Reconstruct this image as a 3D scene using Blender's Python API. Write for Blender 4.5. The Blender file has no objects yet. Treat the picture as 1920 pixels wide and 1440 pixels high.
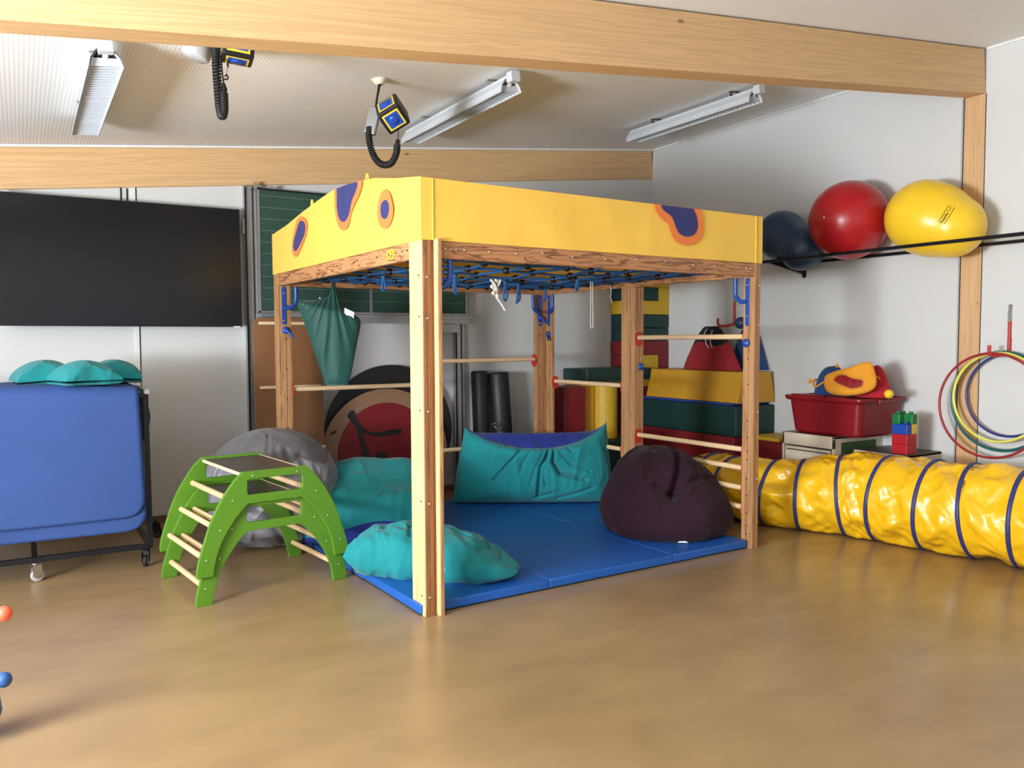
import bpy, bmesh, math, random
from mathutils import Vector, Matrix, noise
random.seed(7)
SC = bpy.context.scene
COL = SC.collection
PI = math.pi

# ------------------------------------------------------------------ camera
cam = bpy.data.cameras.new('camera'); co = bpy.data.objects.new('camera', cam); COL.objects.link(co)
cam.sensor_width = 36.0; cam.lens = 1519.0/1920*36; cam.clip_start = 0.05; cam.clip_end = 60
yaw, pitch, roll = map(math.radians, (31.215, 3.074, -0.2476))
fw = Vector((math.sin(yaw)*math.cos(pitch), math.cos(yaw)*math.cos(pitch), -math.sin(pitch)))
r0 = Vector((math.cos(yaw), -math.sin(yaw), 0)); u0 = r0.cross(fw)
rr = r0*math.cos(roll)+u0*math.sin(roll); uu = u0*math.cos(roll)-r0*math.sin(roll)
co.matrix_world = Matrix(((rr.x, uu.x, -fw.x, 0), (rr.y, uu.y, -fw.y, 0), (rr.z, uu.z, -fw.z, 1.5), (0, 0, 0, 1)))
SC.camera = co

# ------------------------------------------------------------------ world, daylight, exposure
wd = bpy.data.worlds.new('world'); SC.world = wd; wd.use_nodes = True
wd.node_tree.nodes['Background'].inputs[0].default_value = (0.62, 0.78, 1.0, 1)
wd.node_tree.nodes['Background'].inputs[1].default_value = 1.0
SC.view_settings.view_transform = 'Standard'; SC.view_settings.look = 'None'
SC.view_settings.gamma = 1.0; SC.view_settings.use_curve_mapping = False
SC.view_settings.exposure = -0.12

def area(name, loc, rot, sx, sy, power, col=(1, 1, 1)):
    l = bpy.data.lights.new(name, 'AREA'); l.shape = 'RECTANGLE'; l.size = sx; l.size_y = sy
    l.energy = power; l.color = col
    o = bpy.data.objects.new(name, l); COL.objects.link(o); o.location = loc; o.rotation_euler = rot
    return o
# daylight entering by the windows of the left wall (facing +X) and of the wall behind the camera (facing +Y)
XL, XR, YF, YB = -3.4, 6.27, -3.6, 7.22
area('daylight_left', (XL+0.05, 2.3, 1.55), (0, -PI/2, 0), 1.1, 1.4, 265, (0.94, 0.97, 1.0))
area('ground_glare_left', (XL+0.06, 2.3, 1.35), (0, -PI/2-0.85, 0), 0.8, 1.7, 540, (0.84, 0.92, 1.0))  # added lamp aimed up to brighten the ceiling, as ground bounce would
area('daylight_left_front', (XL+0.05, -1.2, 1.55), (0, -PI/2-.15, 0), 1.2, 1.9, 75, (0.90, 0.95, 1.0))
area('daylight_behind', (1.6, YF+0.05, 1.6), (PI/2+.15, 0, PI), 3.0, 1.4, 50, (0.90, 0.95, 1.0))

# ------------------------------------------------------------------ materials
def lin(c):
    return tuple((v/12.92 if v <= 0.04045 else ((v+0.055)/1.055)**2.4) for v in c)
def rgb(r, g, b): return lin((r/255, g/255, b/255))+(1,)
def nmat(name):
    m = bpy.data.materials.new(name); m.use_nodes = True
    return m, m.node_tree.nodes, m.node_tree.links, m.node_tree.nodes['Principled BSDF']
MATS = {}
def plain(name, c, rough=0.5, metal=0.0, spec=0.5, bump=0.0, bscale=200.0, var=0.06, vscale=6.0, sheen=0.0, coat=0.0, bdist=0.002):
    m, N, L, b = nmat(name)
    b.inputs['Roughness'].default_value = rough; b.inputs['Metallic'].default_value = metal
    b.inputs['Specular IOR Level'].default_value = spec
    if sheen: b.inputs['Sheen Weight'].default_value = sheen
    if coat: b.inputs['Coat Weight'].default_value = coat; b.inputs['Coat Roughness'].default_value = 0.08
    tc = N.new('ShaderNodeTexCoord')
    nz = N.new('ShaderNodeTexNoise'); nz.inputs['Scale'].default_value = vscale; nz.inputs['Detail'].default_value = 4
    L.new(tc.outputs['Object'], nz.inputs['Vector'])
    cr = N.new('ShaderNodeValToRGB'); c = rgb(*c)
    cr.color_ramp.elements[0].position = 0.3; cr.color_ramp.elements[1].position = 0.7
    cr.color_ramp.elements[0].color = tuple(x*(1-var) for x in c[:3])+(1,)
    cr.color_ramp.elements[1].color = tuple(min(1, x*(1+var)) for x in c[:3])+(1,)
    L.new(nz.outputs['Fac'], cr.inputs['Fac']); L.new(cr.outputs['Color'], b.inputs['Base Color'])
    if bump:
        n2 = N.new('ShaderNodeTexNoise'); n2.inputs['Scale'].default_value = bscale; n2.inputs['Detail'].default_value = 3
        L.new(tc.outputs['Object'], n2.inputs['Vector'])
        bp = N.new('ShaderNodeBump'); bp.inputs['Strength'].default_value = bump; bp.inputs['Distance'].default_value = bdist
        L.new(n2.outputs['Fac'], bp.inputs['Height']); L.new(bp.outputs['Normal'], b.inputs['Normal'])
    return m
def wood(name, axis, base, dark, stretch=14.0, gscale=7.0, strong=0.5, knots=0.0, rough=0.5, knotscale=2.2, distort=2.0):
    """grain running along the object's own axis (0,1,2)"""
    m, N, L, b = nmat(name)
    b.inputs['Roughness'].default_value = rough
    tc = N.new('ShaderNodeTexCoord'); mp = N.new('ShaderNodeMapping')
    sc = [1.0, 1.0, 1.0]; sc[axis] = 1.0/stretch
    mp.inputs['Scale'].default_value = sc
    L.new(tc.outputs['Object'], mp.inputs['Vector'])
    n1 = N.new('ShaderNodeTexNoise'); n1.inputs['Scale'].default_value = gscale; n1.inputs['Detail'].default_value = 5
    n1.inputs['Distortion'].default_value = distort
    L.new(mp.outputs['Vector'], n1.inputs['Vector'])
    mu = N.new('ShaderNodeMath'); mu.operation = 'MULTIPLY'; mu.inputs[1].default_value = 9.0
    L.new(n1.outputs['Fac'], mu.inputs[0])
    fr = N.new('ShaderNodeMath'); fr.operation = 'PINGPONG'; fr.inputs[1].default_value = 1.0
    L.new(mu.outputs[0], fr.inputs[0])
    n2 = N.new('ShaderNodeTexNoise'); n2.inputs['Scale'].default_value = gscale*14; n2.inputs['Detail'].default_value = 3
    L.new(mp.outputs['Vector'], n2.inputs['Vector'])
    mx = N.new('ShaderNodeMath'); mx.operation = 'MULTIPLY_ADD'; mx.inputs[1].default_value = 0.35; L.new(n2.outputs['Fac'], mx.inputs[0]); L.new(fr.outputs[0], mx.inputs[2])
    cr = N.new('ShaderNodeValToRGB'); e = cr.color_ramp.elements
    e[0].position = 0.12; e[0].color = rgb(*[dark[i]*strong+base[i]*(1-strong) for i in range(3)])
    e[1].position = 0.55; e[1].color = rgb(*base)
    x = e.new(1.15 if False else 1.0); x.color = rgb(*[min(255, v*1.05) for v in base])
    L.new(mx.outputs[0], cr.inputs['Fac'])
    out = cr.outputs['Color']
    if knots:
        mp2 = N.new('ShaderNodeMapping'); s2 = [1.0, 1.0, 1.0]; s2[axis] = 0.45; mp2.inputs['Scale'].default_value = s2
        L.new(tc.outputs['Object'], mp2.inputs['Vector'])
        vo = N.new('ShaderNodeTexVoronoi'); vo.inputs['Scale'].default_value = knotscale; L.new(mp2.outputs['Vector'], vo.inputs['Vector'])
        c2 = N.new('ShaderNodeValToRGB'); c2.color_ramp.elements[0].position = 0.018*knots*knotscale; c2.color_ramp.elements[0].color = (1, 1, 1, 1)
        c2.color_ramp.elements[1].position = 0.030*knots*knotscale; c2.color_ramp.elements[1].color = (0, 0, 0, 1)
        L.new(vo.outputs['Distance'], c2.inputs['Fac'])
        mk = N.new('ShaderNodeMix'); mk.data_type = 'RGBA'; L.new(c2.outputs['Color'], mk.inputs['Factor'])
        L.new(out, mk.inputs['A']); mk.inputs['B'].default_value = rgb(*[v*0.62 for v in base])
        out = mk.outputs['Result']
    L.new(out, b.inputs['Base Color'])
    bp = N.new('ShaderNodeBump'); bp.inputs['Strength'].default_value = 0.15; bp.inputs['Distance'].default_value = 0.002
    L.new(mx.outputs[0], bp.inputs['Height']); L.new(bp.outputs['Normal'], b.inputs['Normal'])
    return m
def fabric(name, c, rough=0.85, wr=0.35, wscale=9.0, dist=0.012, var=0.05, weave=True, sheen=0.15, spec=0.25, coat=0.0):
    """cloth: broad soft wrinkles from warped noise and a fine weave"""
    m, N, L, b = nmat(name)
    b.inputs['Roughness'].default_value = rough; b.inputs['Sheen Weight'].default_value = sheen
    b.inputs['Specular IOR Level'].default_value = spec
    if coat: b.inputs['Coat Weight'].default_value = coat; b.inputs['Coat Roughness'].default_value = 0.12
    tc = N.new('ShaderNodeTexCoord')
    nz = N.new('ShaderNodeTexNoise'); nz.inputs['Scale'].default_value = 4; L.new(tc.outputs['Object'], nz.inputs['Vector'])
    cr = N.new('ShaderNodeValToRGB'); c = rgb(*c); cr.color_ramp.elements[0].position = 0.3; cr.color_ramp.elements[1].position = 0.7
    cr.color_ramp.elements[0].color = tuple(x*(1-var) for x in c[:3])+(1,); cr.color_ramp.elements[1].color = tuple(min(1, x*(1+var)) for x in c[:3])+(1,)
    L.new(nz.outputs['Fac'], cr.inputs['Fac']); L.new(cr.outputs['Color'], b.inputs['Base Color'])
    mpw = N.new('ShaderNodeMapping'); mpw.inputs['Scale'].default_value = (1.0, 0.8, 0.38); mpw.inputs['Rotation'].default_value = (0.2, 0.35, 0.5)
    L.new(tc.outputs['Object'], mpw.inputs['Vector'])
    n1 = N.new('ShaderNodeTexNoise'); n1.noise_type = 'RIDGED_MULTIFRACTAL'
    n1.inputs['Scale'].default_value = wscale*0.55; n1.inputs['Detail'].default_value = 1.5; n1.inputs['Distortion'].default_value = 0.6; n1.inputs['Offset'].default_value = 1.0
    L.new(mpw.outputs['Vector'], n1.inputs['Vector'])
    bp = N.new('ShaderNodeBump'); bp.inputs['Strength'].default_value = wr; bp.inputs['Distance'].default_value = dist
    L.new(n1.outputs['Fac'], bp.inputs['Height']); last = bp
    if weave:
        n2 = N.new('ShaderNodeTexNoise'); n2.inputs['Scale'].default_value = 350; L.new(tc.outputs['Object'], n2.inputs['Vector'])
        b2 = N.new('ShaderNodeBump'); b2.inputs['Strength'].default_value = 0.15; b2.inputs['Distance'].default_value = 0.001
        L.new(n2.outputs['Fac'], b2.inputs['Height']); L.new(bp.outputs['Normal'], b2.inputs['Normal']); last = b2
    L.new(last.outputs['Normal'], b.inputs['Normal'])
    return m

M = {}
M['wall'] = plain('wall_paint', (214, 214, 212), 0.9, bump=0.12, bscale=60, var=0.015, vscale=1.2, spec=0.2)
# ceiling: white woodwool/fluted panels with fine ribs along Y
def ceiling_mat():
    m, N, L, b = nmat('ribbed_ceiling'); b.inputs['Roughness'].default_value = 0.9
    b.inputs['Specular IOR Level'].default_value = 0.2
    tc = N.new('ShaderNodeTexCoord'); wv = N.new('ShaderNodeTexWave'); wv.bands_direction = 'X'
    wv.inputs['Scale'].default_value = 14.0; wv.inputs['Distortion'].default_value = 0.3; wv.inputs['Detail'].default_value = 1
    L.new(tc.outputs['Object'], wv.inputs['Vector'])
    cr = N.new('ShaderNodeValToRGB'); cr.color_ramp.elements[0].color = rgb(236, 236, 235); cr.color_ramp.elements[1].color = rgb(246, 246, 246)
    cr.color_ramp.elements[1].position = 0.6
    L.new(wv.outputs['Fac'], cr.inputs['Fac']); L.new(cr.outputs['Color'], b.inputs['Base Color'])
    bp = N.new('ShaderNodeBump'); bp.inputs['Strength'].default_value = 0.16; bp.inputs['Distance'].default_value = 0.003
    L.new(wv.outputs['Fac'], bp.inputs['Height']); L.new(bp.outputs['Normal'], b.inputs['Normal'])
    return m
M['ceiling'] = ceiling_mat()
def floor_mat():
    m, N, L, b = nmat('floor_linoleum')
    tc = N.new('ShaderNodeTexCoord')
    n1 = N.new('ShaderNodeTexNoise'); n1.inputs['Scale'].default_value = 1.3; n1.inputs['Detail'].default_value = 3; n1.inputs['Roughness'].default_value = 0.5; n1.inputs['Distortion'].default_value = 0.0
    L.new(tc.outputs['Object'], n1.inputs['Vector'])
    cr = N.new('ShaderNodeValToRGB'); e = cr.color_ramp.elements
    cr.color_ramp.interpolation = 'EASE'; e[0].position = 0.2; e[0].color = rgb(146, 118, 82); e[1].position = 0.8; e[1].color = rgb(166, 138, 98)
    x = e.new(0.5); x.color = rgb(156, 128, 90)
    L.new(n1.outputs['Fac'], cr.inputs['Fac'])
    mp = N.new('ShaderNodeMapping'); mp.inputs['Scale'].default_value = (1, 1.9, 1); mp.inputs['Rotation'].default_value = (0, 0, 0.5)
    L.new(tc.outputs['Object'], mp.inputs['Vector'])
    n2 = N.new('ShaderNodeTexNoise'); n2.inputs['Scale'].default_value = 2.4; n2.inputs['Detail'].default_value = 5; n2.inputs['Roughness'].default_value = 0.55
    L.new(mp.outputs['Vector'], n2.inputs['Vector'])
    c2 = N.new('ShaderNodeValToRGB'); c2.color_ramp.elements[0].position = 0.15; c2.color_ramp.elements[1].position = 0.85; c2.color_ramp.interpolation = 'EASE'
    c2.color_ramp.elements[0].color = (0.86, 0.86, 0.86, 1); c2.color_ramp.elements[1].color = (1.06, 1.06, 1.05, 1)
    L.new(n2.outputs['Fac'], c2.inputs['Fac'])
    mx = N.new('ShaderNodeMix'); mx.data_type = 'RGBA'; mx.blend_type = 'MULTIPLY'; mx.inputs['Factor'].default_value = 1
    L.new(cr.outputs['Color'], mx.inputs['A']); L.new(c2.outputs['Color'], mx.inputs['B'])
    L.new(mx.outputs['Result'], b.inputs['Base Color'])
    rr_ = N.new('ShaderNodeMapRange'); rr_.inputs['To Min'].default_value = 0.20; rr_.inputs['To Max'].default_value = 0.34
    b.inputs['Roughness'].default_value = 0.27; N.remove(rr_)
    b.inputs['Specular IOR Level'].default_value = 0.45
    return m
M['floor'] = floor_mat()
M['glulam'] = wood('glulam_beam', 0, (210, 172, 124), (178, 138, 92), stretch=34, gscale=22, strong=0.22, knots=.55, knotscale=3.4, rough=0.6)
M['glulam_v'] = wood('glulam_post', 2, (208, 168, 122), (170, 126, 84), stretch=34, gscale=22, strong=0.25, knots=0.5, knotscale=6, rough=0.6)
M['post'] = wood('larch_post', 2, (176, 130, 86), (112, 70, 42), stretch=22, gscale=16, strong=0.55, rough=0.5)
M['post_pale_lit'] = wood('pale_larch_lit', 2, (228, 190, 134), (192, 144, 94), stretch=22, gscale=14, strong=0.4, rough=0.5)  # larch of the left faces, window light put into the paler tone
M['post_dark'] = wood('heartwood_shaded', 2, (150, 100, 60), (96, 56, 32), stretch=22, gscale=16, strong=0.6, rough=0.5)  # heartwood tone, darkened further for the shade on the front faces
M['beam_x'] = wood('larch_beam_x', 0, (178, 124, 80), (80, 46, 26), stretch=9, gscale=24, strong=0.9, rough=0.45, distort=1.0)
M['beam_y'] = wood('larch_beam_y', 1, (190, 136, 90), (84, 48, 28), stretch=9, gscale=24, strong=0.9, rough=0.45, distort=1.0)
M['rung'] = wood('beech_rung', 0, (222, 190, 148), (196, 158, 112), stretch=20, gscale=16, strong=0.4, rough=0.45)
M['ply'] = wood('birch_ply', 0, (206, 194, 172), (188, 172, 142), stretch=10, gscale=14, strong=0.2, rough=0.55)
M['brown'] = plain('brown_hardboard', (136, 92, 56), 0.55, var=0.08, vscale=3, bump=0.05)
M['lath'] = wood('pale_lath', 0, (226, 200, 160), (200, 168, 122), strong=0.3, rough=0.5)
M['canopy'] = fabric('canopy_yellow', (245, 198, 82), 0.8, wr=0.12, wscale=4, dist=0.01, var=0.02)
M['orange'] = fabric('orange_felt', (236, 128, 62), 0.85, wr=0.1, var=0.03)
M['navy'] = fabric('navy_cloth', (48, 52, 112), 0.8, wr=0.1, var=0.04)
M['teal'] = fabric('teal_cotton', (26, 132, 136), 0.85, wr=0.6, wscale=9, dist=0.022, var=0.03)
M['teal_dk'] = fabric('teal_bag_nylon', (15, 74, 66), 0.6, wr=0.2, wscale=8, dist=0.008, var=0.04, spec=0.5)
M['blue_cloth'] = fabric('blue_cotton', (34, 50, 130), 0.85, wr=0.6, wscale=9, dist=0.020, var=0.04)
M['purple'] = fabric('aubergine_cotton', (47, 26, 38), 0.9, wr=0.7, wscale=7, dist=0.03, var=0.05, spec=0.15, sheen=0.05)
M['silver'] = fabric('silver_nylon', (132, 132, 138), 0.38, wr=0.8, wscale=9, dist=0.035, var=0.05, spec=0.5)
M['greycloth'] = fabric('grey_nylon', (98, 95, 97), 0.5, wr=0.6, wscale=7, dist=0.02, var=0.05, spec=0.4)
M['matblue'] = plain('mat_vinyl_blue', (30, 92, 176), 0.42, bump=0.15, bscale=90, var=0.04)
M['matdark'] = plain('mat_rubber_base', (26, 28, 34), 0.7)
M['gymmat'] = plain('gym_mat_foam', (42, 72, 132), 0.75, bump=0.35, bscale=70, var=0.04, vscale=3)
M['tunnel'] = fabric('tunnel_vinyl', (246, 190, 22), 0.3, wr=0.45, wscale=8, dist=0.016, var=0.03, weave=False, sheen=0, spec=0.6, coat=0.5)
M['tunband'] = plain('tunnel_band', (44, 52, 120), 0.5)
M['black'] = plain('black_plastic', (24, 24, 26), 0.45)
M['rubber'] = plain('black_rubber', (20, 20, 21), 0.6)
M['frameblk'] = plain('black_steel', (28, 29, 34), 0.35, metal=0.4)
M['chrome'] = plain('chrome', (215, 215, 218), 0.18, metal=1.0)
M['alu'] = plain('aluminium', (176, 178, 180), 0.35, metal=0.7)
M['greyp'] = plain('grey_plastic', (176, 176, 176), 0.5)
M['white'] = plain('white_lacquer', (232, 232, 228), 0.4)
M['cream'] = plain('cream_plastic', (236, 230, 200), 0.5)
M['fixture'] = plain('light_reflector', (206, 210, 214), 0.4)
M['louvre'] = plain('louvre_blade', (196, 202, 210), 0.35)
M['screen'] = plain('tv_screen', (22, 23, 26), 0.22, spec=0.35, var=0.02)
M['chalk'] = plain('chalkboard_green', (42, 74, 62), 0.55, var=0.08, vscale=4)
M['chalkline'] = plain('chalk_line', (120, 146, 134), 0.8)
M['bluemetal'] = plain('blue_powdercoat', (30, 72, 156), 0.3, spec=0.6)
M['rope'] = plain('blue_rope', (32, 90, 148), 0.6, bump=0.5, bscale=160)
M['ropedark'] = plain('dark_blue_rope', (30, 66, 116), 0.6, bump=0.5, bscale=160)
M['whiterope'] = plain('white_rope', (220, 214, 204), 0.8, bump=0.5, bscale=200)
M['redp'] = plain('red_plastic', (186, 42, 38), 0.4)
M['tubred'] = plain('tub_red_plastic', (128, 18, 27), 0.38, var=0.03)
M['lime'] = plain('lime_green_paint', (84, 130, 32), 0.38, var=0.03)
M['plank'] = plain('dark_step_board', (76, 66, 60), 0.4, var=0.08)
M['f_yellow'] = plain('foam_yellow', (206, 166, 40), 0.5, bump=0.06, bscale=40, var=0.03)
M['f_gold'] = plain('foam_gold', (204, 150, 38), 0.5, bump=0.06, bscale=40, var=0.03)
M['f_green'] = plain('foam_dark_green', (18, 56, 53), 0.5, bump=0.06, bscale=40)
M['f_red'] = plain('foam_red', (124, 26, 32), 0.5, bump=0.06, bscale=40)
M['f_blue'] = plain('foam_blue', (40, 70, 150), 0.5)
M['f_black'] = plain('foam_black', (30, 30, 31), 0.5)
M['ball_red'] = plain('ball_red', (176, 28, 34), 0.3, var=0.03)
M['ball_yellow'] = plain('ball_yellow', (246, 202, 44), 0.3, var=0.03)
M['ball_blue'] = plain('ball_blue', (36, 62, 92), 0.38, var=0.04)
M['beige'] = plain('beige_board', (150, 116, 88), 0.6, var=0.06, vscale=3)
M['redboard'] = plain('red_board_paint', (122, 22, 28), 0.55)
M['toyblue'] = plain('toy_blue', (30, 74, 170), 0.3)
M['toygreen'] = plain('toy_green', (28, 120, 62), 0.3)
M['toyyellow'] = plain('toy_yellow', (232, 196, 64), 0.35)
M['toyred'] = plain('toy_red', (176, 30, 38), 0.35)
M['orangeball'] = plain('orange_ball', (230, 98, 66), 0.45)
M['blueball'] = plain('blue_wood_ball', (44, 84, 140), 0.4)
M['hat_gold'] = fabric('gold_felt', (226, 152, 44), 0.9, wr=0.15)
M['hat_red'] = fabric('red_felt', (178, 34, 44), 0.9, wr=0.15)
M['hat_blue'] = fabric('blue_felt', (38, 68, 120), 0.9, wr=0.15)
M['bag_red'] = fabric('red_nylon', (156, 32, 40), 0.6, wr=0.3)
M['bag_black'] = fabric('black_nylon', (26, 28, 36), 0.6, wr=0.3)
M['sticker'] = plain('yellow_sticker', (240, 208, 60), 0.5)
M['hoopred'] = plain('hoop_red', (158, 40, 44), 0.35)
M['hoopyel'] = plain('hoop_yellow', (226, 222, 96), 0.35)
M['hoopgrn'] = plain('hoop_green', (20, 96, 96), 0.35)
M['hoopblu'] = plain('hoop_blue', (34, 52, 128), 0.35)
M['base'] = wood('skirting', 0, (122, 88, 58), (90, 60, 38), strong=0.4)

# ------------------------------------------------------------------ mesh builder
class MB:
    def __init__(s): s.v = []; s.f = []; s.m = []; s.sm = []
    def add(s, vs, fs, m=0, smooth=False, T=None):
        o = len(s.v)
        s.v += [tuple(T @ Vector(p)) if T else tuple(p) for p in vs]
        for f in fs: s.f.append(tuple(i+o for i in f)); s.m.append(m); s.sm.append(smooth)
        return s
    def box(s, a, b, m=0, T=None):
        x0, y0, z0 = a; x1, y1, z1 = b
        vs = [(x0, y0, z0), (x1, y0, z0), (x1, y1, z0), (x0, y1, z0), (x0, y0, z1), (x1, y0, z1), (x1, y1, z1), (x0, y1, z1)]
        return s.add(vs, [(0, 3, 2, 1), (4, 5, 6, 7), (0, 1, 5, 4), (1, 2, 6, 5), (2, 3, 7, 6), (3, 0, 4, 7)], m, False, T)
    def tube(s, pts, r, n=10, closed=False, m=0, T=None, caps=True, ups=None):
        P = [Vector(p) for p in pts]; k = len(P); vs = []; fs = []
        rs = r if isinstance(r, (list, tuple)) else [r]*k
        t0 = (P[1]-P[0]).normalized(); ref = Vector((0, 0, 1)) if abs(t0.z) < 0.9 else Vector((1, 0, 0))
        nrm = (ref-t0*ref.dot(t0)).normalized()
        for i in range(k):
            if closed: t = (P[(i+1) % k]-P[i-1]).normalized()
            else: t = (P[min(i+1, k-1)]-P[max(i-1, 0)]).normalized()
            nrm = (nrm-t*nrm.dot(t)).normalized(); bn = t.cross(nrm)
            for j in range(n):
                a = 2*PI*j/n; vs.append(P[i]+(nrm*math.cos(a)+bn*math.sin(a))*rs[i])
        for i in range(k if closed else k-1):
            for j in range(n):
                a = i*n+j; b = i*n+(j+1) % n; c = ((i+1) % k)*n+(j+1) % n; d = ((i+1) % k)*n+j
                fs.append((a, b, c, d))
        s.add(vs, fs, m, True, T)
        if not closed and caps:
            s.add(vs[:n], [tuple(range(n))[::-1]], m, False, T); s.add(vs[-n:], [tuple(range(n))], m, False, T)
        return s
    def cyl(s, a, b, r, n=20, m=0, T=None, r2=None):
        return s.tube([a, b], [r, r if r2 is None else r2], n, False, m, T)
    def lathe(s, prof, n=32, m=0, T=None, smooth=True):
        vs = []; fs = []
        for r, z in prof:
            for j in range(n):
                a = 2*PI*j/n; vs.append((r*math.cos(a), r*math.sin(a), z))
        for i in range(len(prof)-1):
            for j in range(n):
                fs.append((i*n+j, i*n+(j+1) % n, (i+1)*n+(j+1) % n, (i+1)*n+j))
        fs.append(tuple(range(n))[::-1]); fs.append(tuple((len(prof)-1)*n+j for j in range(n)))
        return s.add(vs, fs, m, smooth, T)
    def sphere(s, c, r, n=20, m=0, T=None):
        rx, ry, rz = r if isinstance(r, (list, tuple)) else (r, r, r); k = n//2
        vs = []; fs = []
        for i in range(k+1):
            t = PI*i/k
            for j in range(n):
                a = 2*PI*j/n; vs.append((c[0]+rx*math.sin(t)*math.cos(a), c[1]+ry*math.sin(t)*math.sin(a), c[2]-rz*math.cos(t)))
        for i in range(k):
            for j in range(n): fs.append((i*n+j, i*n+(j+1) % n, (i+1)*n+(j+1) % n, (i+1)*n+j))
        return s.add(vs, fs, m, True, T)
    def grid(s, fn, nu, nv, cu=False, cv=False, m=0, mfn=None, T=None):
        ku = nu if cu else nu+1; kv = nv if cv else nv+1
        vs = [fn(i/nu, j/nv) for i in range(ku) for j in range(kv)]
        o = len(s.v); s.v += [tuple(T @ Vector(p)) if T else tuple(p) for p in vs]
        for i in range(nu):
            for j in range(nv):
                a = i*kv+j; b = ((i+1) % ku)*kv+j; c = ((i+1) % ku)*kv+(j+1) % kv; d = i*kv+(j+1) % kv
                s.f.append((a+o, b+o, c+o, d+o)); s.m.append(mfn((i+.5)/nu, (j+.5)/nv) if mfn else m); s.sm.append(True)
        return s
    def mesh(s, me, T=None, m=None, smooth=False):
        vs = [v.co.copy() for v in me.vertices]
        o = len(s.v); s.v += [tuple(T @ p) if T else tuple(p) for p in vs]
        for p in me.polygons: s.f.append(tuple(i+o for i in p.vertices)); s.m.append(p.material_index if m is None else m); s.sm.append(smooth)
        return s
    def build(s, name, mats, parent=None, loc=(0, 0, 0), rot=(0, 0, 0), bevel=0, seg=2, weld=False, subd=0):
        me = bpy.data.meshes.new(name); me.from_pydata(s.v, [], s.f)
        if not isinstance(mats, (list, tuple)): mats = [mats]
        for x in mats: me.materials.append(M[x] if isinstance(x, str) else x)
        me.polygons.foreach_set('material_index', s.m); me.polygons.foreach_set('use_smooth', s.sm)
        bm = bmesh.new(); bm.from_mesh(me)
        if weld: bmesh.ops.remove_doubles(bm, verts=bm.verts, dist=1e-5)
        bmesh.ops.recalc_face_normals(bm, faces=bm.faces)
        bm.to_mesh(me); bm.free(); me.update()
        o = bpy.data.objects.new(name, me); COL.objects.link(o)
        o.location = loc; o.rotation_euler = rot
        if parent: o.parent = parent
        if bevel:
            md = o.modifiers.new('bevel', 'BEVEL'); md.width = bevel; md.segments = seg; md.limit_method = 'ANGLE'; md.angle_limit = math.radians(40)
            md.harden_normals = False
        if subd:
            md = o.modifiers.new('sub', 'SUBSURF'); md.levels = subd; md.render_levels = subd
        return o

def plate(outlines, t, bev=0.0):
    """flat plate from 2D outlines (later ones are holes), thickness t centred on z, rounded rim"""
    cu = bpy.data.curves.new('tmp', 'CURVE'); cu.dimensions = '2D'; cu.fill_mode = 'BOTH'
    cu.extrude = t/2-bev; cu.bevel_depth = bev; cu.bevel_resolution = 1; cu.offset = -bev
    for ol in outlines:
        sp = cu.splines.new('POLY'); sp.points.add(len(ol)-1); sp.use_cyclic_u = True
        for p, q in zip(sp.points, ol): p.co = (q[0], q[1], 0, 1)
    ob = bpy.data.objects.new('tmp', cu); COL.objects.link(ob)
    dg = bpy.context.evaluated_depsgraph_get()
    me = bpy.data.meshes.new_from_object(ob.evaluated_get(dg))
    bpy.data.objects.remove(ob); bpy.data.curves.remove(cu)
    return me
def roundrect(x0, y0, x1, y1, r, n=5):
    o = []
    for cx, cy, a0 in ((x1-r, y0+r, -PI/2), (x1-r, y1-r, 0), (x0+r, y1-r, PI/2), (x0+r, y0+r, PI)):
        for i in range(n+1):
            a = a0+PI/2*i/n; o.append((cx+r*math.cos(a), cy+r*math.sin(a)))
    return o
def smoothpoly(p, it=2, closed=True):
    for _ in range(it):
        q = []
        for i in range(len(p)):
            a = p[i]; b = p[(i+1) % len(p)]
            q += [(a[0]*.75+b[0]*.25, a[1]*.75+b[1]*.25), (a[0]*.25+b[0]*.75, a[1]*.25+b[1]*.75)]
        p = q
    return p
def catmull(pts, n=8, closed=False):
    P = [Vector(p) for p in pts]; k = len(P); out = []
    rng = range(k if closed else k-1)
    for i in rng:
        p0 = P[(i-1) % k] if closed or i > 0 else P[0]*2-P[1]
        p1 = P[i]; p2 = P[(i+1) % k]; p3 = P[(i+2) % k] if closed or i+2 < k else P[-1]*2-P[-2]
        for j in range(n):
            t = j/n
            out.append(0.5*((2*p1)+(p2-p0)*t+(2*p0-5*p1+4*p2-p3)*t*t+(3*p1-p0-3*p2+p3)*t**3))
    if not closed: out.append(P[-1])
    return out
XZ = Matrix(((1, 0, 0, 0), (0, 0, -1, 0), (0, 1, 0, 0), (0, 0, 0, 1)))      # plate (x,y)->(x,z), thickness along y
YZ = Matrix(((0, 0, 1, 0), (1, 0, 0, 0), (0, 1, 0, 0), (0, 0, 0, 1)))       # plate (x,y)->(y,z), thickness along x
def Tr(x, y, z): return Matrix.Translation((x, y, z))

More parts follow.
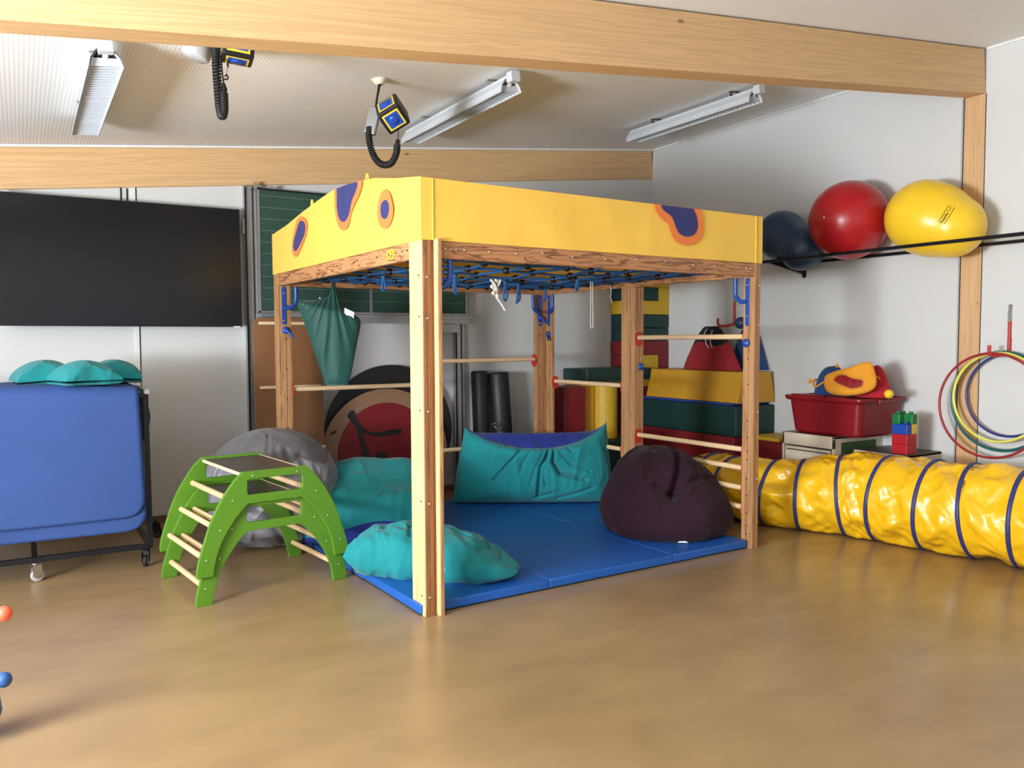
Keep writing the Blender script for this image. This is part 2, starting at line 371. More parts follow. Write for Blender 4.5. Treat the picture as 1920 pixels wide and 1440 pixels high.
def tag(o, label=None, cat=None, group=None, kind=None):
    if label: o['label'] = label
    if cat: o['category'] = cat
    if group: o['group'] = group
    if kind: o['kind'] = kind
    return o
def thing(name, label, cat, loc=(0, 0, 0), rz=0, group=None):
    o = bpy.data.objects.new(name, None); COL.objects.link(o); o.location = loc; o.rotation_euler = (0, 0, rz)
    o.empty_display_size = 0.1
    return tag(o, label, cat, group)
def kids(o): return [c for c in bpy.data.objects if c.parent == o]
def dup(o, parent=None, loc=None, rz=None):
    c = o.copy(); COL.objects.link(c)
    if parent: c.parent = parent
    if loc is not None: c.location = loc
    if rz is not None: c.rotation_euler = (0, 0, rz)
    for ch in kids(o): dup(ch, c)
    return c
def fbm(p, s, oct=3):
    v = 0; a = 1; t = 0
    for i in range(oct):
        v += a*noise.noise(Vector(p)*s*(2**i)); t += a; a *= 0.5
    return v/t
def ridge(p):
    return 1-abs(noise.noise(Vector(p)))*2.2

# ------------------------------------------------------------------ the room
def cz(x): return 3.6768-0.1109*(XR-x)
b = MB(); b.box((XL-.2, YF-.2, -.1), (XR+.2, YB+.2, 0)); tag(b.build('floor', 'floor'), kind='structure')
b = MB(); b.add([(XL-.2, YF-.2, cz(XL-.2)), (XR+.2, YF-.2, cz(XR+.2)), (XR+.2, YB+.2, cz(XR+.2)), (XL-.2, YB+.2, cz(XL-.2)),
                 (XL-.2, YF-.2, cz(XL-.2)+.15), (XR+.2, YF-.2, cz(XR+.2)+.15), (XR+.2, YB+.2, cz(XR+.2)+.15), (XL-.2, YB+.2, cz(XL-.2)+.15)],
                [(0, 3, 2, 1), (4, 5, 6, 7), (0, 1, 5, 4), (1, 2, 6, 5), (2, 3, 7, 6), (3, 0, 4, 7)])
tag(b.build('ceiling', 'ceiling'), kind='structure')
def wallx(name, x0, x1, z1, holes):      # wall in a plane of constant X, holes = (y0,y1,z0,z1)
    b = MB(); ys = sorted({YF-.2, YB+.2}|{h[0] for h in holes}|{h[1] for h in holes})
    for a, c in zip(ys[:-1], ys[1:]):
        h = [q for q in holes if q[0] <= a+1e-6 and q[1] >= c-1e-6]
        if h: b.box((x0, a, 0), (x1, c, h[0][2])); b.box((x0, a, h[0][3]), (x1, c, z1))
        else: b.box((x0, a, 0), (x1, c, z1))
    return tag(b.build(name, 'wall'), kind='structure')
def wally(name, y0, y1, holes):
    b = MB(); xs = sorted({XL-.2, XR+.2}|{h[0] for h in holes}|{h[1] for h in holes})
    for a, c in zip(xs[:-1], xs[1:]):
        h = [q for q in holes if q[0] <= a+1e-6 and q[1] >= c-1e-6]
        def pr(z0, z1a, z1c):
            b.add([(a, y0, z0), (c, y0, z0), (c, y1, z0), (a, y1, z0), (a, y0, z1a), (c, y0, z1c), (c, y1, z1c), (a, y1, z1a)],
                  [(0, 3, 2, 1), (4, 5, 6, 7), (0, 1, 5, 4), (1, 2, 6, 5), (2, 3, 7, 6), (3, 0, 4, 7)])
        if h: pr(0, h[0][2], h[0][2]); pr(h[0][3], cz(a)+.05, cz(c)+.05)
        else: pr(0, cz(a)+.05, cz(c)+.05)
    return tag(b.build(name, 'wall'), kind='structure')
WL = [(1.4, 3.2, .9, 2.2), (-2.2, -.2, .9, 2.2)]; WF = [(0.0, 3.2, .9, 2.4)]
wallx('wall_right', XR, XR+.2, 3.75, [])
wallx('wall_left', XL-.2, XL, cz(XL)+.05, WL)
wally('wall_back', YB, YB+.2, [])
wally('wall_front', YF-.2, YF, WF)
n = 1
for (a, c, z0, z1) in WL:
    b = MB()
    for y in (a, (a+c)/2-.03, c-.06): b.box((XL-.14, y, z0), (XL-.08, y+.06, z1))
    b.box((XL-.14, a, z0), (XL-.08, c, z0+.06)); b.box((XL-.14, a, z1-.06), (XL-.08, c, z1))
    tag(b.build('window_%d' % n, 'white'), kind='structure'); n += 1
for (a, c, z0, z1) in WF:
    b = MB()
    for x in (a, (a+c)/2-.03, c-.06): b.box((x, YF-.14, z0), (x+.06, YF-.08, z1))
    b.box((a, YF-.14, z0), (c, YF-.08, z0+.06)); b.box((a, YF-.14, z1-.06), (c, YF-.08, z1))
    tag(b.build('window_%d' % n, 'white'), kind='structure')
# glulam beams (trim): back wall beam and the big beam crossing the room, both following the roof slope
def slope_beam(name, y0, y1, x0, x1, dz0, dz1):
    b = MB(); L = x1-x0
    g = lambda x: -0.1109*(x1-x)
    b.box((0, 0, 0), (L/math.cos(.1105), y1-y0, dz1-dz0))
    o = b.build(name, 'glulam', loc=(x0, y0, cz(x0)-dz1), rot=(0, -math.atan(.1109), 0), bevel=.004)
    return tag(o, kind='structure')
slope_beam('trim_1', YB-.03, YB+.05, XL, XR-.002, 0.015, 0.33)
slope_beam('trim_2', 3.45, 3.6, XL, XR-.002, 0.012, 0.335)
b = MB(); b.box((XR-.012, 3.447, 0), (XR+.05, 3.603, 3.34)); tag(b.build('trim_3', 'glulam_v', bevel=.003), kind='structure')
b = MB(); b.box((XR-.006, 3.603, 0), (XR+.01, 3.612, 3.36)); b.box((XR-.004, 3.4435, 0), (XR+.01, 3.447, 3.34)); b.box((XR-.010, 3.612, 0), (XR+.01, 3.625, 3.34), m=1)
tag(b.build('trim_4', ['rubber', 'greyp']), kind='structure')
# thin white corner beads under the ceiling and beside the beam
b = MB()
b.box((XR-.016, YB-.045, 3.33), (XR, YB-.03, 3.69)); b.box((XR-.014, YF, cz(XR)-.02), (XR, 3.445, cz(XR)))
b.box((XR-.014, 3.605, cz(XR)-.02), (XR, YB-.03, cz(XR)))
tag(b.build('trim_5', 'white'), kind='structure')
b = MB(); b.box((0, 0, 0), ((XR-XL)/math.cos(.1105)-.02, .035, .018))
tag(b.build('trim_6', 'white', loc=(XL, YB-.062, cz(XL)-.022), rot=(0, -math.atan(.1109), 0)), kind='structure')
b = MB(); b.box((XL, YB-.015, 0), (XR, YB, .06)); tag(b.build('baseboard_back', 'base', bevel=.003), kind='structure')
b = MB(); b.box((XR-.013, 3.63, 0), (XR, YB, .06)); tag(b.build('baseboard_right', 'base', bevel=.003), kind='structure')
# vertical panel joint strips on the walls
b = MB(); b.box((.80, YB-.012, .06), (.83, YB, 2.75)); b.box((.831, YB-.006, .06), (.838, YB, 2.75), m=1)
b.box((.72, YB-.008, 2.1), (.73, YB, 2.73), m=1); b.box((.765, YB-.008, 2.1), (.775, YB, 2.73), m=1)
tag(b.build('trim_7', ['white', 'rubber']), kind='structure')

# ------------------------------------------------------------------ climbing frame (own coordinates: x along the front, y towards the back)
FO = (1.8348, 3.9434, 0); FR = 0.02725
cf = thing('climbing_gym', 'square wooden climbing frame with yellow fabric canopy, rungs and blue hooks', 'climbing frame', FO, FR)
frM = Matrix.Translation(FO) @ Matrix.Rotation(FR, 4, 'Z')
def fw_(x, y, z=0): return tuple(frM @ Vector((x, y, z)))
def post(pieces, label=None):
    b = MB()
    for (x0, y0, x1, y1, z1, m) in pieces: b.box((x0, y0, 0), (x1, y1, z1), m=m)
    o = b.build('post', ['post', 'post_pale_lit', 'post_dark'], cf, bevel=.003)
    return o
ZT, ZB = 2.045, 1.942
# near left corner post: grooved core plus two flanking planks
post([(.006, 0, .029, .057, ZT, 2), (.032, 0, .055, .057, ZT, 2), (0, .002, .006, .057, ZT, 1), (.004, .004, .052, .05, ZT-.01, 2), (.003, .060, .034, .110, ZT, 1), (.001, .112, .034, .160, ZT, 1),
      (.074, -.030, .086, .042, ZT, 1), (.086, -.030, .104, .042, ZT, 0), (.052, .012, .076, .036, ZT, 2)])
post([(2.60, .0, .0+2.628, .048, ZT, 0), (2.60, .052, 2.628, .100, ZT, 0), (2.632, .002, 2.664, .05, ZT, 0), (2.61, .02, 2.65, .045, ZT-.01, 2)])
post([(-.002, 2.56, .014, 2.66, ZT, 0), (.016, 2.557, .060, 2.60, ZT, 0), (.064, 2.557, .104, 2.60, ZT, 0), (.02, 2.565, .09, 2.595, ZT-.01, 2)])
post([(2.489, 2.556, 2.528, 2.60, ZT, 0), (2.531, 2.556, 2.571, 2.60, ZT, 0), (2.574, 2.56, 2.60, 2.60, ZT, 0), (2.602, 2.45, 2.63, 2.505, ZT, 0), (2.602, 2.508, 2.63, 2.56, ZT, 0), (2.5, 2.565, 2.62, 2.59, ZT-.01, 2)])
post([(1.26, 2.56, 1.34, 2.60, ZB, 0), (1.344, 2.56, 1.42, 2.60, ZB, 0)])
post([(2.598, 1.26, 2.63, 1.315, ZB, 0), (2.595, 1.318, 2.63, 1.375, ZB, 0), (2.598, 1.378, 2.63, 1.43, ZB, 0), (2.632, 1.262, 2.66, 1.34, ZB, 0), (2.663, 1.262, 2.70, 1.34, ZB, 0), (2.61, 1.27, 2.69, 1.33, ZB-.01, 2)])
def beam(x0, y0, x1, y1, m):
    b = MB(); b.box((0, 0, 0), (x1-x0, y1-y0, ZT-ZB)); return b.build('beam', m, cf, loc=(x0, y0, ZB), bevel=.004)
beam(.105, .002, 2.60, .045, 'beam_x'); beam(.002, .162, .042, 2.556, 'beam_y')
beam(.104, 2.565, 2.489, 2.603, 'beam_x'); beam(2.602, .102, 2.642, 2.45, 'beam_y')
# rungs with red end discs
def rung_x(x0, x1, y, z, d0=True, d1=True, discs=1):
    b = MB(); b.cyl((0, 0, 0), (x1-x0, 0, 0), .019, 18); r = b.build('rung', 'rung', cf, loc=(x0, y, z))
    return r
def rung_y(y0, y1, x, z):
    b = MB(); b.cyl((0, 0, 0), (y1-y0, 0, 0), .019, 18); return b.build('rung', 'rung', cf, loc=(x, y0, z), rot=(0, 0, PI/2))
dm = MB().mesh(plate([roundrect(-.038, -.072, .038, .048, .038, 6)], .008, .002))
disc0 = dm.build('rung_bracket', 'redp', cf, bevel=0)
disc0['label'] = 'red oval rung bracket'
def disc(x, y, z, ax):
    global disc0
    o = disc0 if disc0.location.length == 0 else dup(disc0, cf)
    o.location = (x, y, z); o.rotation_euler = (PI/2, 0, PI/2 if ax == 0 else 0)
    bb = MB(); bb.sphere((0, 0, 0), (.005, .005, .005), 8)
    return o
rung_x(.115, 1.258, 2.585, 1.112); disc(.110, 2.585, 1.112, 0); disc(1.255, 2.585, 1.112, 0)
rung_x(1.425, 2.487, 2.585, 1.318); disc(2.484, 2.585, 1.318, 0); disc(1.428, 2.585, 1.318, 0)
rung_x(1.425, 2.487, 2.585, .508); disc(2.484, 2.585, .508, 0)
rung_y(1.435, 2.446, 2.635, 1.108); disc(2.635, 2.444, 1.108, 1); disc(2.635, 1.437, 1.108, 1)
rung_y(1.435, 2.446, 2.635, .556); disc(2.635, 2.444, .556, 1); disc(2.635, 1.437, .556, 1)
for z in (1.520, .702, .566, .420, .280):
    rung_y(.104, 1.258, 2.64, z); disc(2.64, 1.256, z, 1); disc(2.64, .106, z, 1)
# bolts: small domed heads
bm_ = MB(); bm_.lathe([(.0075, 0), (.0075, .002), (.005, .005), (.001, .006)], 10); bolt0 = bm_.build('bolt', 'chrome', cf)
hm_ = MB(); hm_.lathe([(.006, 0), (.006, .0012)], 10); hole0 = hm_.build('screw_hole', 'matdark', cf)
first = {'b': True, 'h': True}
def dot(kind, x, y, z, ax):
    src = bolt0 if kind == 'b' else hole0
    o = src if first[kind] else dup(src, cf); first[kind] = False
    o.location = (x, y, z); o.rotation_euler = (PI/2, 0, 0) if ax == 'y' else (0, -PI/2, 0)
for z in (1.84, 1.62, 1.12, .62, .105): dot('b', .0275, -.0005, z, 'y')
for z in (1.85, 1.63, 1.125, .63, .11): dot('h', -.0005, .040, z, 'x')
for z in (1.88, 1.60, .98, .50): dot('b', 2.648, .0015, z, 'y')
for z in (1.66, 1.46, 1.36, 1.29, 1.18, 1.05, .92, .80, .70, .64, .50, .38, .25, .16, .10): dot('h' if int(z*100) % 3 else 'b', 2.5995, .052, z, 'x')
for z in (1.52, 1.28, 1.16, 1.04, .80, .55): dot('b' if int(z*100) % 2 else 'h', .058, 2.5565, z, 'y')
for z in (1.55, 1.25, 1.14, .9, .7): dot('h', 2.53, 2.5555, z, 'y')
for z in (1.5, 1.30, 1.18, .95): dot('h', 2.6015, 2.50, z, 'x')
for z in (1.66, 1.34, 1.16): dot('b', 2.668, 1.2615, z, 'y')
for x in (.14, .175, .21, .26, .42, .60, .78, 1.0, 1.25, 1.5, 1.75, 2.0, 2.2, 2.44, 2.51, 2.56): dot('b', x, .0015, 1.995+(.012 if .2 < x < 2.4 and int(x*10) % 2 else 0), 'y')
for y in (.18, .25, .33, .60, .95, 1.25, 1.6, 2.35, 2.42, 2.5): dot('h', .0015, y, 1.995, 'x')
for y in (.3, .8, 1.6, 2.2): dot('b', .002, y, 2.01, 'x')
# blue steel hooks on the posts
def hook(x, y, ax, s=1, z0=1.935, L=.30, knob=True):
    """flat bar down the post with a bent tube hook to one side; ax = outward normal of the post face, s = side"""
    b = MB()
    b.mesh(plate([roundrect(-.017, -L, .017, 0, .015, 5)], .006, .001), T=XZ)
    pts = catmull([(0.0, -.012, -.165), (s*.045, -.02, -.165), (s*.085, -.022, -.13), (s*.092, -.022, -.08), (s*.092, -.022, .0)], 6)
    b.tube(pts, .016, 12)
    o = b.build('swing_hook', 'bluemetal', cf, loc=(x, y, z0), rot=(0, 0, ax))
    o['label'] = 'blue steel swing hook'
    for zz in (-.05, -.27):
        q = MB(); q.lathe([(.008, 0), (.007, .004), (.002, .006)], 10, T=Matrix.Rotation(PI/2, 4, 'X')); q.build('bolt', 'chrome', o, loc=(0, -.004, zz))
    return o
hook(.045, 2.553, 0, 1); hook(2.530, 2.552, 0, -1); hook(2.5985, 2.50, -PI/2, 1)
hook(2.5965, .06, -PI/2, -1, L=.34)
b = MB(); b.tube(catmull([(.105, .03, 1.785), (.135, .03, 1.79), (.175, .03, 1.825), (.185, .03, 1.87), (.185, .03, 1.942)], 6), .017, 12); o = b.build('swing_hook', 'bluemetal', cf); o['label'] = 'blue steel swing hook'
def knob(x, y, z, rz, handle=True):
    b = MB(); b.lathe([(.030, 0), (.030, .012), (.022, .020), (.008, .022)], 20, T=Matrix.Rotation(PI/2, 4, 'X'))
    if handle: b.tube([(0, -.02, 0), (.03, -.035, -.03), (.05, -.04, -.06)], [.010, .012, .010], 10)
    o = b.build('locking_knob', 'bluemetal', cf, loc=(x, y, z), rot=(0, 0, rz)); o['label'] = 'round blue locking knob'
    q = MB(); q.sphere((0, -.022, 0), .006, 8); q.build('bolt', 'chrome', o)
knob(.055, 2.556, 1.590, 0); knob(2.530, 2.556, 1.72, 0); knob(2.601, 2.50, 1.56, -PI/2)
knob(2.5995, .065, 1.475, -PI/2, False); knob(2.668, 1.262, 1.275, 0, False)
# sticker on the left beam
b = MB(); b.box((-.0015, -.045, -.028), (0, .045, .028)); st = b.build('warning_sticker', 'sticker', cf, loc=(.0005, .40, 1.993)); st['label'] = 'small yellow warning sticker'
b = MB(); b.add([(-.002, .032, -.006), (-.002, .008, -.006), (-.002, .020, .017)], [(0, 1, 2)])
for k in range(3): b.box((-.002, -.035, .012-.011*k), (-.0015, .0, .016-.011*k))
for k in range(2): b.box((-.002, -.035+.0*k, -.021+.007*k), (-.0015, .035, -.018+.007*k))
b.build('print', 'black', st)

# ---- canopy: four fabric panels, arched roof sheet, appliqué spots, small loops
arch = [(-.004, 2.365), (.322, 2.409), (.59, 2.457), (.965, 2.488), (1.3, 2.494), (1.544, 2.473), (1.897, 2.437), (2.292, 2.385), (2.58, 2.362), (2.664, 2.352)]
def az(y):
    for (a, za), (c, zc_) in zip(arch[:-1], arch[1:]):
        if y <= c:
            t = (y-a)/(c-a); return za+(zc_-za)*t
    return arch[-1][1]
def sag(x, z, s=.006): return s*(noise.noise(Vector((x*3, z*5, 1.3)))+.5*noise.noise(Vector((x*9, z*9, 4))))
def panel(kind, x0, x1):
    b = MB()
    def f(u, v, off):
        t = x0+(x1-x0)*u
        top = az(t) if kind in 'lr' else 2.363-.0*u
        z = 2.036+(top-2.036)*v
        k = min(1, 6*min(u, 1-u)+.15)*math.sin(PI*min(1, .1+v*.9))
        d = sag(t, z)*k+off
        if kind == 'f': return (t, -.006-d, z)
        if kind == 'b': return (t, 2.665+d, z)
        if kind == 'l': return (-.006-d, t, z)
        return (2.668+d, t, z)
    b.grid(lambda u, v: f(u, v, 0), 60, 14); b.grid(lambda u, v: f(u, v, -.003), 60, 14)
    o = b.build('canopy_panel', 'canopy', cf); return o
pf = panel('f', -.006, 2.668); pl_ = panel('l', -.006, 2.665); pb = panel('b', -.006, 2.668); pr_ = panel('r', -.006, 2.665)
b = MB()
def roof(u, v, off=0):
    y = -.005+2.67*v; x = -.005+2.672*u
    return (x, y, az(y)-.002+off+.01*noise.noise(Vector((x*2, y*2, 0)))*math.sin(PI*u)*math.sin(PI*v))
b.grid(lambda u, v: roof(u, v), 30, 30); b.grid(lambda u, v: roof(u, v, -.003), 30, 30)
b.build('canopy_roof', 'canopy', cf)
def seam(p, q):
    b = MB(); b.tube([p, q], .0035, 6); b.build('seam', 'canopy', pf)
def spot(outer, inner, where):
    b = MB()
    po = smoothpoly(outer, 2) if where != 'fopen' else outer
    T = None
    if where == 'l':
        # plate coordinates (y,z) -> frame
        T = Matrix(((0, 0, -1, -.0145), (1, 0, 0, 0), (0, 1, 0, 0), (0, 0, 0, 1)))
        T2 = Matrix(((0, 0, -1, -.0165), (1, 0, 0, 0), (0, 1, 0, 0), (0, 0, 0, 1)))
    else:
        T = Matrix(((1, 0, 0, 0), (0, 0, -1, -.0145), (0, 1, 0, 0), (0, 0, 0, 1)))
        T2 = Matrix(((1, 0, 0, 0), (0, 0, -1, -.0165), (0, 1, 0, 0), (0, 0, 0, 1)))
    b.mesh(plate([po], .003), T=T, m=0); b.mesh(plate([smoothpoly(inner, 2)], .003), T=T2, m=1)
    o = b.build('fabric_spot', ['orange', 'navy'], pl_ if where == 'l' else pf)
    o['label'] = 'navy appliqué spot with an orange border'
def clamp(l): return l
spot([(1.917, 2.411), (1.774, 2.355), (1.796, 2.275), (1.873, 2.212), (1.989, 2.139), (2.059, 2.118), (2.135, 2.165), (2.13, 2.238), (2.075, 2.319), (2.005, 2.396)],
     [(1.893, 2.375), (1.81, 2.34), (1.828, 2.267), (1.928, 2.214), (2.025, 2.16), (2.095, 2.18), (2.096, 2.234), (2.017, 2.312), (1.957, 2.365)], 'l')
Bo = [(1.234, 2.438), (1.231, 2.362), (1.204, 2.283), (1.147, 2.222), (1.075, 2.203), (.985, 2.230), (.958, 2.294), (.888, 2.346), (.806, 2.395), (.765, 2.45)]
Bn = [(1.186, 2.43), (1.19, 2.367), (1.162, 2.297), (1.102, 2.26), (1.03, 2.26), (.968, 2.306), (.945, 2.365), (.870, 2.415), (.835, 2.45)]
def openpoly(p, top):        # chaikin on an open line, then close it along the arched top edge
    q = p
    for _ in range(2):
        r = [q[0]]
        for a, c in zip(q[:-1], q[1:]): r += [(a[0]*.75+c[0]*.25, a[1]*.75+c[1]*.25), (a[0]*.25+c[0]*.75, a[1]*.25+c[1]*.75)]
        q = r+[q[-1]]
    n = 6; x0, x1 = q[-1][0], q[0][0]
    return q+[(x0+(x1-x0)*i/n, top(x0+(x1-x0)*i/n)) for i in range(n+1)]
def spot_raw(outer, inner, where):
    global smoothpoly
    keep = smoothpoly; smoothpoly = lambda p, it=2, closed=True: p
    spot(outer, inner, where); smoothpoly = keep
spot_raw(openpoly(Bo, lambda y: az(y)-.002), openpoly(Bn, lambda y: az(y)-.004), 'l')
spot([(.413, 2.366), (.358, 2.33), (.337, 2.277), (.318, 2.238), (.337, 2.190), (.374, 2.150), (.443, 2.138), (.505, 2.162), (.544, 2.22), (.542, 2.277), (.510, 2.333), (.464, 2.364)],
     [(.422, 2.310), (.380, 2.282), (.372, 2.245), (.392, 2.206), (.43, 2.193), (.480, 2.212), (.495, 2.252), (.485, 2.292)], 'l')
Do = [(1.636, 2.35), (1.646, 2.322), (1.692, 2.275), (1.748, 2.250), (1.768, 2.234), (1.774, 2.2), (1.804, 2.155), (1.852, 2.125), (1.9, 2.118), (1.954, 2.118), (2.018, 2.142), (2.057, 2.18), (2.073, 2.225), (2.069, 2.291), (2.05, 2.345)]
Dn = [(1.694, 2.35), (1.715, 2.325), (1.779, 2.299), (1.8, 2.275), (1.821, 2.229), (1.849, 2.190), (1.897, 2.173), (1.949, 2.175), (1.993, 2.194), (2.018, 2.23), (2.021, 2.274), (2.006, 2.317), (1.983, 2.35)]
spot_raw(openpoly(Do, lambda y: 2.362), openpoly(Dn, lambda y: 2.360), 'f')
for (x, y) in ((-.004, .71), (-.004, 1.70), (1.3, 2.6)):
    b = MB(); z = az(y); b.tube(catmull([(0, -.018, -.012), (0, -.014, .02), (0, .004, .034), (0, .016, .014), (0, .018, -.01)], 5), .006, 8)
    o = b.build('fabric_loop', 'canopy', cf, loc=(x, y, z))
# extra front fold near the near corner (double hem line)
b = MB(); b.tube([(.065, -.007, 2.04), (.065, -.007, 2.36)], .0035, 6); b.tube([(2.60, -.008, 2.04), (2.60, -.008, 2.36)], .0035, 6); b.build('hem', 'canopy', cf)

# ---- climbing net under the roof
net = thing('climbing_net', 'blue rope climbing net with black joints strung under the yellow canopy', 'net', fw_(0, 0, 0), FR)
def nz_(x, y):
    u = x/2.6; v = y/2.6
    return 1.985-.055*math.sin(PI*min(1, max(0, u)))*math.sin(PI*min(1, max(0, v)))+.012*noise.noise(Vector((x*4, y*4, 0)))
b = MB(); J = []
NN = 9
for i in range(1, NN):
    a = .06+2.5*i/NN
    px_ = [(.05+2.5*t/40, a+.03*math.sin(i*2.1+t*.5), 0) for t in range(41)]
    b.tube([(p[0], p[1], nz_(p[0], p[1])) for p in px_], .0085, 6, m=0)
    py_ = [(a+.03*math.sin(i*1.7+t*.45), .05+2.5*t/40, 0) for t in range(41)]
    b.tube([(p[0], p[1], nz_(p[0], p[1])) for p in py_], .0085, 6, m=0)
b.build('rope_mesh', ['rope'], net)
j0 = MB().sphere((0, 0, 0), (.028, .028, .024), 10).build('rope_joint', 'black', net); fj = True
for i in range(1, NN):
    for j in range(1, NN):
        ax, ay = .06+2.5*i/NN, .06+2.5*j/NN
        t = (ax-.05)/2.5*40; y = ay+.03*math.sin(j*2.1+t*.5); t2 = (ay-.05)/2.5*40; x = ax+.03*math.sin(i*1.7+t2*.45)
        o = j0 if fj else dup(j0, net); fj = False
        o.location = (x, y, nz_(x, y))
b = MB()   # edge cord laced round the beams
for k in range(24):
    s = .1+2.4*k/23
    for (p, q) in (((s, .045, 1.99), (s, .12, 1.985)), ((s, 2.56, 1.99), (s, 2.5, 1.985)), ((.045, s, 1.99), (.12, s, 1.985)), ((2.6, s, 1.99), (2.52, s, 1.985))):
        b.tube([p, q], .006, 5)
b.build('edge_lacing', 'rope', net)
# ropes hanging from the net
def hang(name, label, cat, pts, r, mt, group=None, closed=False, extra=None):
    o0 = Vector(fw_(*pts[0])); q = [Vector(fw_(*p))-o0 for p in pts]
    b = MB(); b.tube(catmull(q, 6, closed), r, 8, closed)
    if extra: extra(b)
    o = b.build(name, mt, loc=o0); tag(o, label, cat, group); return o
def loopknot(x, y, z, w, h, tail=0, tw=0.0):
    p = [(x, y, z+.01), (x-w*.12, y, z-h*.3), (x-w*.30, y, z-h*.8), (x-w*.05+tw, y+.004, z-h), (x+w*.22, y, z-h*.75), (x+w*.10, y, z-h*.3), (x+.002, y, z)]
    return p
LB = [('short blue strap knotted on the net, beside the green hanging bag', .42, 1.45, .05, .09),
      ('curved blue strap hanging from the net, left of the near post', .58, 1.15, .07, .10),
      ('blue strap hanging from the net just right of the near post', .72, .95, .035, .12),
      ('wide blue strap loop hanging from the net, right of the knotted white rope', 1.22, 1.1, .06, .13),
      ('narrow blue strap loop next to the wide blue one', 1.40, 1.2, .05, .14),
      ('blue strap dangling in front of the back corner post', 2.03, 1.75, .03, .12),
      ('blue strap loop on the net to the left of the white cord loop', 1.72, .9, .045, .07)]
for k, (lb, x, y, w, h) in enumerate(LB):
    hang('rope_strap', lb, 'strap', loopknot(x, y, nz_(x, y)-.012, w, h, tw=.02*math.sin(k)), .0085, 'rope', 'blue straps hanging from the net',
         extra=lambda b: b.sphere((0, 0, -.008), (.020, .018, .020), 10))
x, y = 1.078, 1.0
def knots(b):
    for (dx, dz, r) in ((0, -.02, .022), (-.03, -.06, .018), (.005, -.07, .020), (-.02, -.105, .017), (.012, -.125, .016)): b.sphere((dx, 0, dz), (r, r*.8, r), 10)
    b.tube(catmull([(-.045, 0, -.01), (-.02, -.02, -.05), (.01, .0, -.09), (-.005, .01, -.12)], 6), .009, 8)
    b.tube(catmull([(.035, 0, .01), (.02, -.02, -.03), (-.01, .0, -.09), (.015, .01, -.14)], 6), .009, 8)
hang('knotted_rope', 'short white rope tied in a lumpy knot, hanging from the net', 'rope',
     [(x, y, 1.94), (x-.02, y, 1.88), (x+.005, y, 1.83), (x+.01, y, 1.80), (x+.045, y, 1.76), (x+.075, y, 1.715)], .010, 'whiterope', extra=knots)
hang('cord_loop', 'long thin white cord loop hanging from the right half of the net', 'cord',
     [(1.925, 1.0, 1.945), (1.927, 1.0, 1.80), (1.925, 1.0, 1.62), (1.936, 1.0, 1.592), (1.948, 1.0, 1.62), (1.946, 1.0, 1.80), (1.944, 1.0, 1.945)], .0035, 'whiterope')
hang('thin_cord', 'thin pale cord dangling in front of the yellow foam block', 'cord',
     [(2.32, 1.25, 1.945), (2.335, 1.25, 1.90), (2.328, 1.25, 1.85), (2.34, 1.25, 1.82), (2.332, 1.25, 1.80)], .0025, 'whiterope')

# ---- floor mats inside the frame
def mat_(x0, y0, x1, y1, label):
    b = MB(); w, d = x1-x0, y1-y0
    b.box((0, 0, .008), (w, d, .060)); o0 = fw_(x0, y0, 0)
    o = thing('floor_mat', label, 'mat', o0, FR, 'blue vinyl mats inside the climbing frame')
    c = b.build('cover', 'matblue', o, bevel=.007, seg=3)
    b = MB(); b.box((.006, .006, 0), (w-.006, d-.006, .008)); c = b.build('anti_slip_base', 'matdark', o); c['label'] = 'black anti-slip underside'
    b = MB(); e = .0025
    b.tube([(.004, .004, .058), (w-.004, .004, .058), (w-.004, d-.004, .058), (.004, d-.004, .058)], e, 6, True); b.build('piping', 'matblue', o)
mat_(-.014, .032, .845, .83, 'blue floor mat under the crumpled teal pillow, at the near wooden post')
mat_(.849, .032, 1.866, 1.20, 'blue floor mat in the middle of the front row, left of the purple beanbag')
mat_(1.870, .032, 2.585, 1.24, 'blue floor mat beneath the dark purple beanbag')
mat_(-.02, .834, .845, 2.50, 'blue floor mat under the slumped teal and blue cushion')
mat_(.849, 1.204, 1.866, 2.50, 'blue floor mat at the back, left of the standing teal cushion')
mat_(1.870, 1.244, 2.585, 2.50, 'blue floor mat at the back right, beneath the standing teal cushion')

# ------------------------------------------------------------------ soft things
def crease_amt(x, z, lines):
    t = 0
    for (pts, dep, w) in lines:
        best = 9
        for (ax, az_), (bx, bz) in zip(pts[:-1], pts[1:]):
            dx, dz = bx-ax, bz-az_; L2 = dx*dx+dz*dz
            k = max(0, min(1, ((x-ax)*dx+(z-az_)*dz)/L2)); d = math.hypot(x-ax-k*dx, z-az_-k*dz)
            if d < best: best = d
        if best < 4*w: t += dep*math.exp(-(best/w)**2)
    return t
def pillow(b, w, d, h, nu=70, nv=50, pinch=.06, seed=0, wr=.012, deform=None, mats=(0, 1), px_=3.0, aniso=(3, 9)):
    """two bulging faces sewn at the rim; u->x, v->y, thickness->z; corner gathers"""
    for side in (1, -1):
        def f(a, c, side=side):
            u = 2*a-1; v = 2*c-1
            u = math.copysign(1-(1-abs(u))**1.25, u); v = math.copysign(1-(1-abs(v))**1.25, v)
            x = w/2*u*(1-pinch*(1-v*v)); y = d/2*v*(1-pinch*(1-u*u))
            e = max(0, (1-abs(u)**px_)*(1-abs(v)**px_))**.5
            z = side*h/2*e
            g = ridge((x*aniso[0]+seed*3.1, y*aniso[1], side*2+seed))*.6+ridge((x*aniso[1]*.7+5, y*aniso[0]*.8+seed, side))*.4
            rim = (1-e)**1.5
            z += side*wr*(g*(.35+rim))*min(1, e*6)
            p = Vector((x, y, z))
            return deform(p, u, v, side) if deform else p
        b.grid(f, nu, nv, m=mats[0] if side > 0 else mats[1])
    return b
CAMR = -math.radians(31.2)

